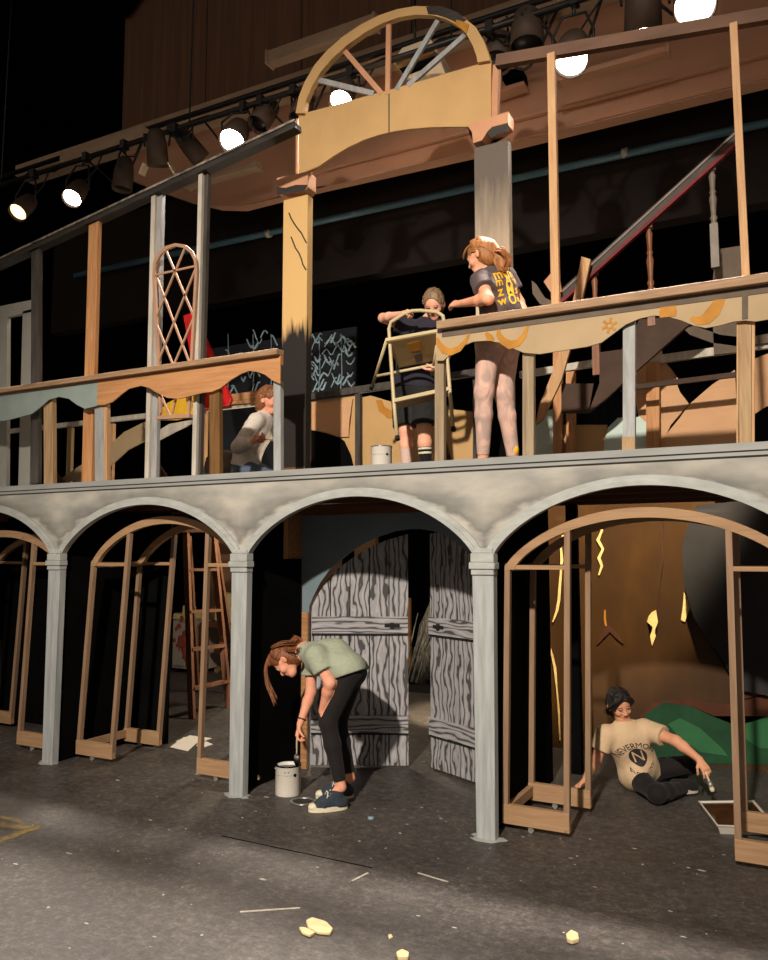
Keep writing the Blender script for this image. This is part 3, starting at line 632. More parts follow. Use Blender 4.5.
board('cut_board', 'long curved grey board below the right scalloped valance', [(684, 329), (694, 326), (720, 335), (745, 338), (768, 334), (800, 322), (800, 330), (768, 343), (740, 347), (712, 343), (690, 335)], 1.56, 'greyboard')
board('plank', 'pine plank leaning across behind the railing near the standing girl', [(582, 257), (591, 260), (576, 330), (562, 380), (543, 420), (536, 425), (540, 405), (556, 365), (570, 318)], 1.07, 'pine', 'plank', .03)
board('scrap_board', 'plywood corner scrap behind the pine stud by the portal', [(544, 282), (551, 274), (560, 280), (562, 292), (552, 294)], 1.1, 'pinkwood')
board('cut_board', 'curved grey scrap leaning behind the railing right of the portal', [(532, 281), (536, 284), (545, 298), (556, 303), (556, 312), (540, 304), (533, 294)], 1.0, 'greyboard')
board('plank', 'dark grey planks standing beside the far right stud', [(716, 250), (742, 246), (742, 352), (714, 355), (712, 292)], 1.56, 'greyboard', 'plank')

# staircase
st = thing('staircase', 'dark stair stringer with black and red handrail and turned balusters climbing right', 'staircase', at(620, 440, 1.2))
G().prism(xz([(562, 384), (577, 384), (600, 384), (600, 353), (622, 350), (632, 336), (640, 320), (690, 316), (700, 318), (686, 328), (652, 358), (625, 382), (608, 398), (589, 413), (562, 413)], 1.2), 1.18, 1.22).o('stringer', M['stair'], st)
ha = G().beam(at(556, 302, 1.18), at(738, 137, 1.18), .07, .06).o('handrail', M['handrail'], st)
G().beam(at(560, 304, 1.16), at(739, 142, 1.16), .022, .04).o('red_edge', M['redtrim'], ha)
G().beam(at(557, 297, 1.15), at(737, 132, 1.15), .012, .02).o('light_edge', M['greybal'], ha)
def baluster(px, t, b, mat, low):
    p, q = at(px, b, 1.2), at(px, t, 1.2); h = q.z - p.z; g = G()
    prof = [(.022, 0), (.024, .04), (.016, .07), (.026, .12), (.016, .17), (.02, .3), (.026, .42), (.016, .5), (.024, .53), (.016, .56), (.02, .7), (.024, .78), (.014, .84), (.02, .87)]
    g.lathe([(r, z * h) for r, z in prof], (p.x, p.y, p.z), n=12); g.box(p.x - .024, p.x + .024, p.y - .024, p.y + .024, p.z + h * .86, q.z)
    z0 = p.z - low; g.box(p.x - .026, p.x + .026, p.y - .026, p.y + .026, z0, p.z + .01)
    g.o('baluster', mat, st)
baluster(596, 266, 335, M['baluster'], .3)
baluster(651, 218, 292, M['baluster'], .25)
baluster(714, 162, 226, M['greybal'], .3)

# dark set pieces further back
sk = thing('painted_flat', 'dark flat brushed with pale blue curling strokes behind the balcony', 'backdrop', (-4.5, 3.2, 2.2))
G().box(at(196, 370, 3.2).x, at(356, 370, 3.2).x, 3.2, 3.23, 2.2, at(300, 335, 3.2).z).o('sheet', M['darkpanel'], sk)
rs = random.Random(3)
for cx, cy, n in ((225, 372, 7), (250, 362, 9), (268, 358, 10), (316, 362, 30), (338, 362, 26)):
    g = G(); g.tube([at(cx + 3, 334, 3.195), at(cx + 4, 372, 3.195), at(cx + 2, 396, 3.195)], .006, 5)
    for k in range(n):
        a = cx + rs.uniform(-11, 11); b = cy + rs.uniform(-26, 26); d = rs.choice((-1, 1)); l = rs.uniform(4, 9)
        pp = [at(a + d * l * t, b + 5 * math.sin(t * 3.1 + k) + rs.uniform(-.6, .6), 3.19) for t in (0, .25, .5, .75, 1)]
        g.tube(pp, rs.uniform(.006, .014), 5)
    g.o('pale_stroke', M['skel'], sk)
pp = thing('overhead_pipe', 'long blue grey pipe running level across the black back curtain', 'pipe', (-3, 3.5, 5.75))
G().tube([(-9.4, 3.5, 5.77), (-2.95, 3.5, 5.745)], .04, 12).o('pipe_length', M['pipe'], pp)
G().tube([(-2.95, 3.5, 5.745), (.8, 3.5, 5.72)], .04, 12).o('pipe_length', M['pipe'], pp)
for x in (-2.95, -1.45, -5.9): G().tube([(x - .03, 3.5, 5.745), (x + .03, 3.5, 5.745)], .05, 12).o('coupling', M['whitestud'], pp)
tag(G().lathe([(.0, 0), (.16, 0), (.2, .2), (.17, .36), (.09, .42), (.0, .44)], at(224, 478, 1.36).xy.to_3d() + Vector((0, 0, 2.2)), n=20).o('covered_bucket', M['greyboard']), 'dark grey rounded tub behind the kneeling painter on the balcony', 'bucket')

# ================================================================== backstage seen through the arches
al = thing('step_ladder', 'orange wooden step ladder standing backstage behind the left arch', 'ladder', (-5.6, 2.2, 0))
YL = 1.9
a0, a1 = gr(192, 719), at(186, 531, 2.2); b0, b1 = gr(229, 708), at(212, 531, 2.35)
G().beam(a0, a1, .07, .04).o('side_rail', M['ladderwood'], al); G().beam(b0, b1, .07, .04).o('side_rail', M['ladderwood'], al)
for t in (.15, .35, .55, .78):
    p, q = a0.lerp(a1, t), b0.lerp(b1, t); G().beam(p, q, .03, .1).o('step', M['ladderwood'], al)
G().beam(a1 + (a1 - b1).normalized() * .05, b1 + (b1 - a1).normalized() * .05, .03, .16).o('top_cap', M['ladderwood'], al)
for p, dx in ((a1, -.55), (b1, -.3)):
    q = p + Vector((dx, .9, 0)); q.z = 0; G().beam(q, p + Vector((0, .05, -.05)), .05, .03).o('rear_leg', M['ladderwood'], al)
c0 = gr(172, 672); c1 = gr(205, 672)
cb = thing('storage_cabinet', 'paint stained white cabinet with red splatter backstage behind the orange ladder', 'cabinet', c0)
zt = at(188, 621, c0.y).z
cw = c1.x - c0.x
G().box(c0.x, c0.x + cw + .1, c0.y, c0.y + .6, .06, zt).o('body', M['stained'], cb)
for k in range(2): G().box(c0.x + .02 + k * (cw + .1) / 2, c0.x - .02 + (k + 1) * (cw + .1) / 2, c0.y - .02, c0.y, .1, zt - .05).o('door', M['stained'], cb)
G().box(c0.x + .04, c0.x + cw, c0.y + .05, c0.y + .6, 0, .06).o('plinth', M['black'], cb)
rs = random.Random(5); g = G(); ctr = at(181, 642, c0.y - .022)
for k in range(34):
    a = rs.uniform(0, 6.28); r = abs(rs.gauss(0, .17)); x, z = ctr.x + r * math.cos(a) * .9, ctr.z + r * math.sin(a) * 1.1
    if abs(x - c0.x - cw / 2) < cw / 2: g.ball((x, c0.y - .021, z), rs.uniform(.015, .06), (1, .06, rs.uniform(.7, 1.6)), 8)
g.o('red_splatter', M['redstain'], cb)
wt = thing('work_table', 'brown wooden work table right of the stained cabinet backstage', 'table', c1 + Vector((.8, .3, 0)))
x0 = c0.x + cw + .15; G().box(x0, x0 + 2.0, c0.y - .1, c0.y + .8, zt - .06, zt).o('table_top', M['joist'], wt)
for x in (x0 + .06, x0 + 1.9):
    for y in (c0.y - .05, c0.y + .72): G().box(x - .04, x + .04, y - .04, y + .04, 0, zt - .06).o('leg', M['joist'], wt)
G().box(x0 + .1, x0 + 1.85, c0.y + .1, c0.y + .6, .3, .36).o('lower_shelf', M['joist'], wt)
def block(px0, px1, pyt, dy, label, mat='foam', cat='foam block', name='foam_block', tilt=0):
    a, b = at(px0, 620, c0.y + dy), at(px1, 620, c0.y + dy); zz = at(px0, pyt, c0.y + dy).z
    g = G(); g.prism([(a.x, zt), (b.x, zt), (b.x - tilt, zz - .03), (a.x + .02 + tilt, zz)], a.y, a.y + .22); return tag(g.o(name, M[mat], None, bevel=.012), label, cat, 'cream blocks on the backstage furniture')
block(172, 181, 613, .08, 'low cream foam block at the left end of the stained cabinet')
block(181, 186, 605, .12, 'upright cream foam block behind the left rail of the orange ladder')
block(187, 195, 610, .3, 'broad cream foam block in the middle of the stained cabinet')
block(214, 224, 592, .15, 'tall cream foam block on the brown work table by the ladder right rail')
block(225, 231, 606, .05, 'small cream foam block on the brown work table beside the column')
tag(G().beam((c0.x - .6, c0.y + 1.2, 2.05), (c0.x + 1.0, c0.y + 1.2, 2.15), .1, .3).o('storage_shelf', M['pipe']), 'grey blue shelf board with dark clutter backstage above the cabinet', 'shelf')
tag(G().beam(gr(216, 673) + Vector((0, 0, .03)), gr(228, 668) + Vector((0, 0, .06)), .05, .05).o('timber_offcut', M['pinepale']), 'pale timber offcut lying on the floor behind the orange ladder', 'timber')
tag(G().box(-9.2, -5.9, 6.4, 6.5, 0, 3.6).o('backstage_flat', M['workbrown']), 'brown flat closing the backstage view behind the work table', 'wall flat')
for pts, lb in ((((170, 748), (184, 738), (200, 741), (188, 752)), 'white sheet of paper lying nearest on the floor behind the left arch'), (((176, 742), (190, 736), (212, 739), (198, 744)), 'white sheet of paper lying under the others behind the left arch'), (((196, 746), (206, 742), (213, 745), (204, 748)), 'small white paper scrap by the foot of the tan frame')):
    k = len(lb) % 3 * .002 + .002
    tag(G().slab([(gr(a, b).x, gr(a, b).y) for a, b in pts], k, k + .003).o('paper_sheet', M['paper']), lb, 'paper', 'papers on the floor')
# behind the half open doors
rk = thing('wrapped_roll', 'shiny plastic wrapped roll leaning upright behind the half open doors', 'roll', gr(416, 690) + Vector((0, 0, .09)))
b0 = gr(416, 690) + Vector((0, 0, .092)); g = G(); g.tube([b0, b0 + Vector((.1, .08, .35)), b0 + Vector((.16, .14, .62)), b0 + Vector((.3, .2, .9))], .13, 14, .2); g.o('roll_body', M['plastic'], rk)
for k in range(4): G().tube([b0 + Vector((-.1 + .06 * k, -.14, .02)), b0 + Vector((-.04 + .08 * k, -.1 - .02 * k, .4)), b0 + Vector((.06 + .09 * k, -.06, .85 - .07 * k))], .016, 6, .006).o('wrap_fold', M['plastic'], rk)
tag(G().beam(gr(408, 668), at(408, 598, gr(408, 668).y), .09, .05).o('timber_offcut', M['orangepine']), 'orange timber standing on end behind the half open doors', 'timber')
tag(G().box(b0.x - .3, b0.x + .8, b0.y - .16, b0.y + .3, 0, .088).o('dolly', M['blackmetal']), 'low dark dolly under the wrapped roll behind the doors', 'dolly')

# ================================================================== overhead rig
pr = thing('lighting_bar', 'black overhead lighting bar running the length of the stage', 'pipe', (-3.5, 1.2, 5.9))
G().tube([(-9.2, 1.2, 5.88), (1.2, 1.2, 5.88)], .028, 10).o('bar', M['blackmetal'], pr)
for x in (-8, -5.2, -2.4, -.1): G().tube([(x, 1.2, 5.88), (x, 1.25, 9.9)], .008, 6).o('hanger_cable', M['blackmetal'], pr)
pr = thing('lighting_bar', 'second black overhead bar behind the lighting bar', 'pipe', (-3.5, 1.9, 6.5))
G().tube([(-9, 1.9, 6.5), (1.2, 1.9, 6.5)], .03, 10).o('bar', M['blackmetal'], pr)
G().tube([(x * .1, 1.9 + .03 * math.sin(x), 6.5 - .07 - .05 * abs(math.sin(x * .45))) for x in range(-90, 12, 2)], .02, 6).o('cable_bundle', M['rubber'], pr)
def raceway(x0, x1, y, z, label, mat, h=.11, d=.12):
    o = G().box(x0, x1, y, y + d, z, z + h).box(x0 - .01, x0 + .02, y - .01, y + d + .01, z - .01, z + h + .01).box(x1 - .02, x1 + .01, y - .01, y + d + .01, z - .01, z + h + .01).o('cable_raceway', M[mat], None, bevel=.004)
    return tag(o, label, 'raceway')
def rway(pa, pb, y, label, mat='whitebox', h=.11):
    a, b = at(pa[0], pa[1], y), at(pb[0], pb[1], y); raceway(a.x, b.x, y, (a.z + b.z) / 2 - h / 2, label, mat, h)
rway((61, 156), (141, 131), 1.7, 'pale raceway tube above the left stage lights', 'beamgrey')
rway((266, 56), (374, 20), 1.7, 'pale raceway box above the left side of the cream fanlight', 'beamgrey', .13)
rway((184, 185), (256, 162), 2.3, 'pale strip fixture on the brown soffit left of the portal', 'beamgrey', .07)
rway((556, 75), (668, 51), 2.3, 'thin pale strip on the brown soffit behind the right pine stud', 'bulk', .05)
# grey beige unit seen through the fanlight
un = thing('hanging_unit', 'beige boxed unit hanging behind the fanlight spokes', 'fixture', at(420, 75, 1.3))
G().prism(xz([(393, 62), (402, 48), (430, 38), (437, 52), (446, 76), (410, 84)], 1.3), 1.3, 1.6).o('casing', M['whitebox'], un)
G().prism(xz([(396, 62), (434, 49), (436, 54), (398, 67)], 1.28), 1.25, 1.3).o('lip', M['creampale'], un)
G().prism(xz([(400, 70), (436, 57), (438, 62), (404, 75)], 1.28), 1.26, 1.3).o('dark_slot', M['black'], un)
G().tube([at(415, 50, 1.45), at(415, 50, 1.45) + Vector((0, 0, .5))], .012, 8).o('hanger', M['blackmetal'], un)
bx = thing('soffit_unit', 'small black device on a pale shelf on the brown soffit right of the portal', 'fixture', at(515, 90, 2.65))
G().prism(xz([(503, 74), (523, 70), (524, 79), (504, 83)], 2.65), 2.6, 2.78).o('casing', M['black'], bx)
G().prism(xz([(500, 94), (527, 86), (527, 89), (500, 98)], 2.7), 2.6, 2.79).o('shelf', M['bulk'], bx)
wiring = random.Random(11)
for k, (px, dx, dz) in enumerate(((262, .7, .30), (485, .6, .32), (540, .5, .38), (88, .8, .28), (205, .6, .34), (640, .7, .30))):
    p = at(px, 100, 1.26); p.z = 5.9; pts = [p + Vector((t * dx, .02 + .08 * math.sin(t * 3.14), -dz * math.sin(t * 3.14) + .03 * math.sin(9 * t))) for t in [i / 12 for i in range(13)]]
    tag(G().tube(pts, .012, 6).o('lamp_cable', M['rubber']), ('black cable looping below the bar left of the fanlight', 'black cable looping from the bar right of the fanlight', 'black cable looping beside the big right stage light', 'black cable looping near the second lit stage light from the left', 'black cable looping by the middle lit stage light', 'black cable looping between the dark boxy lamp and the brightest lamp')[k], 'cable', 'cables looping from the lighting bars')

LENS = emit('lamp_lens_white', (255, 244, 226), 30.0); LENSW = emit('lamp_lens_warm', (255, 206, 140), 3.5); LENSB = M['blackmetal']
M['can'] = paint('lamp_housing', (62, 48, 38), .25, 6, .65)
def lamp(px, py, y, aim, label, lens=LENS, r=.1, L=.3, power=0, bar=(1.2, 5.88), spot=55, doors=False, col=(1, .9, .8), blend=.6, wide=1.0):
    c = at(px, py, y); d = (Vector(aim) - c).normalized(); back = c - d * L
    t = thing('stage_light', label, 'stage light', c, 'stage lights on the overhead bar')
    g = G(); g.lathe([(r * .55, -.02), (r * .8, .02), (r * .95, .1), (r, L * .5), (r * 1.04, L + .02), (r * .98, L + .02), (r * .97, L - .03)], back, d, 22); g.o('housing', M['can'], t)
    G().lathe([(0.001, 0), (r * .93, 0), (r * .93, .004), (.001, .012)], c - d * .02, d, 22, cap=False).o('lens', lens, t)
    sd = d.cross(Vector((0, 0, 1))).normalized(); mid = back + d * L * .45; top = Vector((mid.x, mid.y * .5 + bar[0] * .5, min(bar[1] - .08, mid.z + .3)))
    pts = [mid - sd * (r + .02), mid - sd * (r + .03) + Vector((0, 0, .12)), top - sd * (r * .7), top + sd * (r * .7), mid + sd * (r + .03) + Vector((0, 0, .12)), mid + sd * (r + .02)]
    G().tube(pts, .011, 6).o('yoke', M['blackmetal'], t)
    G().tube([top, Vector((top.x, bar[0], bar[1]))], .016, 8).box(top.x - .03, top.x + .03, bar[0] - .04, bar[0] + .04, bar[1] - .04, bar[1] + .05).o('clamp', M['blackmetal'], t)
    G().tube([back, (back - d * .04) if back.z < bar[1] - .1 else (back + d * .1 + Vector((0, -.14, 0))), Vector((top.x + .1, bar[0] + .05, bar[1] - .12)), Vector((top.x + .25, bar[0], bar[1] + .01))], .009, 6).o('cable', M['rubber'], t)
    if doors:
        for s_ in (-1, 1):
            q = c + sd * (s_ * (r + .02)); G().beam(q, q + d * .1 + sd * (s_ * .05), .012, .16, sd.cross(d)).o('barn_door', M['whitebox'], t)
    if power:
        l = bpy.data.lights.new('stage_spot', 'SPOT'); l.energy = power; l.spot_size = math.radians(spot); l.spot_blend = blend; l.shadow_soft_size = .06 if spot < 50 else .17; l.color = col
        o = bpy.data.objects.new('stage_spot', l); COL.objects.link(o); o.location = c + d * .03; o.scale = (wide, 1, 1); o.rotation_euler = d.to_track_quat('-Z', 'Y').to_euler()
    return t
lamp(18, 212, 1.0, (-6.5, -3.5, 0), 'dim amber stage light at the far left of the bar', LENSW, power=150, col=(1, .7, .4))
lamp(72, 198, 1.0, (-5.0, -3.2, 0), 'lit white stage light second from the left', power=1350)
lamp(232, 141, 1.0, (-3.4, -3.0, 0), 'lit white stage light above the studs left of the portal', r=.12, power=1350)
lamp(341, 101, 1.0, (-2.6, -3.0, 0), 'lit stage light half hidden behind the portal header', power=700)
lamp(571, 60, 1.0, (-1.0, -3.0, 0), 'lit stage light behind the top of the pine stud right of the portal', r=.125, L=.36, power=1350)
lamp(695, 6, 1.0, (.1, -3.2, 0), 'brightest lit stage light at the top right', r=.14, power=1350)
lamp(122, 188, 1.2, (-6.6, 1.0, 0), 'unlit stage light between the second and middle lit lamps', LENSB)
lamp(158, 164, 1.05, (-5.9, 2.0, 2), 'unlit stage light with pale barn doors', LENSB, doors=True)
lamp(200, 158, 1.5, (-4.4, 3.0, 4), 'unlit stage light turned sideways beside the barn door lamp', LENSB)
lamp(258, 124, 1.2, (-5.2, -1.0, 2), 'unlit stage light immediately left of the portal top', LENSB)
lamp(300, 118, 1.3, (-3.9, .0, 2), 'unlit stage light behind the left end of the fanlight', LENSB)
lamp(497, 62, 1.35, (-1.9, -1.0, 0), 'unlit stage light just right of the fanlight', LENSB, r=.12)
lamp(527, 45, 1.25, (-1.6, .4, 0), 'unlit stage light between the fanlight and the pine stud', LENSB, r=.13)
lamp(643, 28, 1.2, (-1.15, 2.35, 2.95), 'dark boxy stage light left of the brightest lamp', r=.13, L=.3, power=5200, spot=24, wide=2.0, col=(1, .82, .55), blend=.2)

# ================================================================== floor bits
def scrap(pts, z, label, mat='foam', name='foam_scrap', cat='scrap', group='foam scraps on the floor'):
    p = [gr(a, b) for a, b in pts]; o = G().slab([(q.x, q.y) for q in p], .001, z).o(name, M[mat], None, bevel=min(.003, z * .2)); return tag(o, label, cat, group)
scrap([(306, 923), (312, 920), (326, 924), (333, 931), (330, 936), (318, 935), (308, 930)], .014, 'larger cream foam scrap in the middle of the front floor')
scrap([(299, 930), (305, 930), (315, 935), (310, 938), (302, 935)], .014, 'flat cream foam flake touching the larger scrap')
scrap([(566, 938), (571, 934), (578, 937), (579, 943), (572, 945), (567, 943)], .02, 'single cream foam scrap on the front floor right of the larger ones')
scrap([(396, 956), (402, 953), (409, 956), (408, 961), (398, 961)], .018, 'cream foam scrap at the bottom edge of the picture')
scrap([(388, 936), (391, 935), (393, 938), (389, 940)], .006, 'tiny cream crumb between the front foam scraps')
M['cap'] = paint('pale_blue_plastic', (120, 140, 152), .1, 6, .4)
o = G().lathe([(.001, .0), (.02, 0), (.022, .004), (.02, .014), (.001, .016)], gr(371, 819), n=16).o('bottle_cap', M['cap']); tag(o, 'small pale blue cap on the floor right of the bending painter', 'cap')
ft = thing('floor_tape', 'worn yellow tape corner mark on the floor at the left edge', 'tape', gr(20, 825))
for i, pl2 in enumerate(([(-20, 812), (0, 815), (22, 820), (21, 823), (0, 818.5), (-20, 816)], [(-25, 846), (8, 836), (37, 824), (41, 828), (12, 839), (-20, 850)], [(-10, 822), (14, 825), (40, 827), (39, 830), (14, 829), (-10, 826)])):
    G().slab([(gr(a, b).x, gr(a, b).y) for a, b in pl2], .0005 + i * .0004, .0022 + i * .0004).o('tape_strip', M['tape'], ft)
p, q = gr(222, 836), gr(372, 868)
sm = G().beam(p + Vector((0, 0, .001)), q + Vector((0, 0, .001)), .006, .002, (0, 0, 1)); sm.o('trim_4', M['black'])['kind'] = 'structure'
bpy.data.objects['trim_4']['label'] = 'dark seam between stage floor sheets'
p, q = gr(100, 775), gr(222, 836)
for i, (a, b) in enumerate((((352, 881), (368, 873)), ((240, 912), (300, 908)), ((418, 873), (448, 882)))):
    tag(G().beam(gr(*a) + Vector((0, 0, .001)), gr(*b) + Vector((0, 0, .001)), .012, .002, (0, 0, 1)).o('tape_scrap', M['whitestud']), ('short pale tape scrap on the floor in front of the bending painter', 'thin pale tape line on the front floor left of the foam scraps', 'pale tape scrap on the floor left of the nearest column')[i], 'tape')
for (px, py), lb in (((246, 786), 'crumpled scrap of wood beside the foot of the middle column'), ):
    c = gr(px, py); tag(G().ball(c + Vector((0, 0, .03)), .05, (1.2, .8, .55), 8).beam(c + Vector((-.06, 0, .02)), c + Vector((.08, .05, .06)), .03, .03).o('wood_scrap', M['pinepale']), lb, 'scrap')
for x, lb in ((-5.41, 'white paint smear on the floor at the second column foot'), (-3.535, 'white paint smear on the floor at the middle column foot'), (-1.715, 'white paint smear on the floor at the nearest column foot')):
    rs = random.Random(int(x * 100)); pts = [(x + (.10 + rs.uniform(-.03, .03)) * math.cos(a), -.01 + (.06 + rs.uniform(-.015, .02)) * math.sin(a)) for a in [k * math.pi / 9 for k in range(18)]]
    tag(G().slab(pts, .0005, .0022).o('paint_smear', M['mould']), lb, 'paint smear', 'paint smears at the column feet')

fl = random.Random(21); g = G()
for _ in range(170):
    x, y = fl.uniform(-4.6, .6), -2.6 + 3.0 * fl.random() ** 1.3; r = fl.choice((.0025, .003, .004, .005, .008)); a = fl.uniform(0, 3.14); k = fl.choice((1, 1, 1.6, 3.5))
    pts = [(x + r * k * math.cos(a + t) * fl.uniform(.7, 1.2) * (1 if i % 2 else .8), y + r * math.sin(a + t) * fl.uniform(.7, 1.2)) for i, t in enumerate((0, 1.2, 2.5, 3.7, 5.0))]
    g.slab(pts, .0004, .0016)
tag(g.o('dust_flecks', M['whitestud']), 'pale flecks and dried paint drips scattered over the black stage floor', 'flecks', None, 'stuff')
# ------------------------------------------------------------------ paint cans, brushes, tray
def brush(p, q, w, label, hm, bm_, bristle=.05):
    "brush from handle end p to bristle tip q"
    p, q = Vector(p), Vector(q); d = (q - p).normalized(); L = (q - p).length
    t = thing('paintbrush', label, 'paintbrush', q)
    pr_ = [(.003, 0), (.006, .01), (.007, L * .3), (.0055, L * .5), (.009, L - bristle - .035)]
    G().lathe(pr_, p, d, 10).o('handle', hm, t)
    G().lathe([(.0095, 0), (.0115, .01), (.0115, .035)], p + d * (L - bristle - .035), d, 12, sx=w).o('ferrule', M['steel'], t)
    G().lathe([(.011, 0), (.0125, bristle * .5), (.007, bristle)], p + d * (L - bristle), d, 12, sx=w).o('bristles', bm_, t)
def can(c, r, h, label, full=True):
    c = Vector(c); t = thing('paint_can', label, 'paint can', c)
    G().lathe([(r * .97, 0), (r, .006), (r, h - .008), (r * 1.02, h - .006), (r * 1.02, h), (r * .9, h), (r * .9, h - .03)], c, n=32, cap=False).o('can_body', M['whitepaint'], t)
    G().lathe([(r * .9, h - .004), (r * 1.03, h - .004), (r * 1.03, h + .004), (r * .9, h + .004)], c, n=32, cap=False).o('rim', M['blackpaint' if full else 'canmetal'], t)
    G().lathe([(.001, h - .022), (r * .9, h - .022)], c, n=32, cap=False).o('paint_surface', M['blackpaint'], t)
    to = (CAM - c); to.z = 0; a0 = math.atan2(to.y, to.x)
    def dot(da, z, rr, m):
        a = a0 + da; n = Vector((math.cos(a), math.sin(a), 0)); G().lathe([(.001, 0), (rr, 0), (rr, .002), (.001, .003)], c + n * (r * .999) + Vector((0, 0, z)), n, 14, cap=False).o('label_dot', m, t)
    dot(.55, h * .72, r * .13, M['black']); 
    if full: dot(-.25, h * .84, r * .07, M['greystud']); dot(.02, h * .84, r * .07, M['greystud'])
    g = G(); 
    for k in range(15):
        aa = a0 - 1.1 + k * .15; p1 = c + Vector((math.cos(aa), math.sin(aa), 0)) * (r * 1.001); aa2 = aa + .15; p2 = c + Vector((math.cos(aa2), math.sin(aa2), 0)) * (r * 1.001)
        g.beam(p1 + Vector((0, 0, h * .72)), p2 + Vector((0, 0, h * .72)), .003, .002, p1 - c)
    g.o('label_line', M['greystud'], t)
    hx = [c + Vector((math.cos(a0 + 1.57 + .0), math.sin(a0 + 1.57), 0)) * 0]
    pa, pb = c + Vector((math.cos(a0 - 1.7), math.sin(a0 - 1.7), 0)) * (r * 1.03), c + Vector((math.cos(a0 + 1.9), math.sin(a0 + 1.9), 0)) * (r * 1.03)
    ang = [a0 - 1.7 - k * (6.283 - 3.6) / 10 for k in range(11)]
    G().tube([c + Vector((math.cos(a), math.sin(a), 0)) * (r * 1.05) + Vector((0, 0, h * .86 - .03 * math.sin(math.pi * i / 10))) for i, a in enumerate(ang)], .003, 6).o('wire_handle', M['steel'], t)
    return t
cc = gr(283, 796); cc.y += .06; cc.z = 0
can(cc, .088, .198, 'open white paint can of black paint on the floor under the bending painter')
lc = gr(303, 802)
lr = thing('can_lid_ring', 'grey metal lid ring lying on the floor beside the open paint can', 'lid', lc)
G().lathe([(.066, .001), (.086, .001), (.088, .006), (.084, .01), (.07, .01), (.066, .006), (.066, .001)], lc, n=36, cap=False).o('ring', M['canmetal'], lr)
G().lathe([(.001, .003), (.066, .003)], lc, n=36, cap=False).o('lid_well', M['blackmetal'], lr)
uc = at(381.5, 478, .40); uc.z = 2.2
can(uc, .074, .215, 'white paint can standing on the balcony by the legs of the girl with the ladder', False)
tr = thing('paint_tray', 'shallow white roller tray of brown paint on the floor right of the seated painter', 'paint tray', gr(735, 815))
T = [p + Vector((0, .07, 0)) for p in (gr(699, 806, .05), gr(717, 830, .05), gr(775, 832, .05), gr(752, 802, .07))]
cx = sum((p for p in T), Vector()) / 4
def ringz(k, z): return [Vector((cx.x + (p.x - cx.x) * k, cx.y + (p.y - cx.y) * k, z)) for p in T]
g = G(); R = [ringz(.86, .004), ringz(1, .06), ringz(1.06, .06), ringz(1.06, .056), ringz(1.03, .056), ringz(.9, .0)]
V = [[g.bm.verts.new(p) for p in r_] for r_ in R]
for a, b in zip(V, V[1:]):
    for i in range(4): g.bm.faces.new((a[i], a[(i + 1) % 4], b[(i + 1) % 4], b[i]))
g.bm.faces.new(V[0]); g.bm.faces.new(V[-1]); g.o('tray', M['whitepaint'], tr)
g = G(); v = [g.bm.verts.new(p) for p in ringz(.99, .052)]; g.bm.faces.new(v); w = [g.bm.verts.new(p) for p in ringz(.87, .006)]; g.bm.faces.new(w[::-1])
for i in range(4): g.bm.faces.new((v[i], w[i], w[(i + 1) % 4], v[(i + 1) % 4]))
g.o('paint_pool', M['brownpaint'], tr)
tb = gr(735, 800, .05)
brush(at(734, 789, tb.y) , tb + Vector((.06, -.1, -.01)), 1.5, 'brush with pale handle resting in the brown paint tray', M['whitebox'], M['brownpaint'])

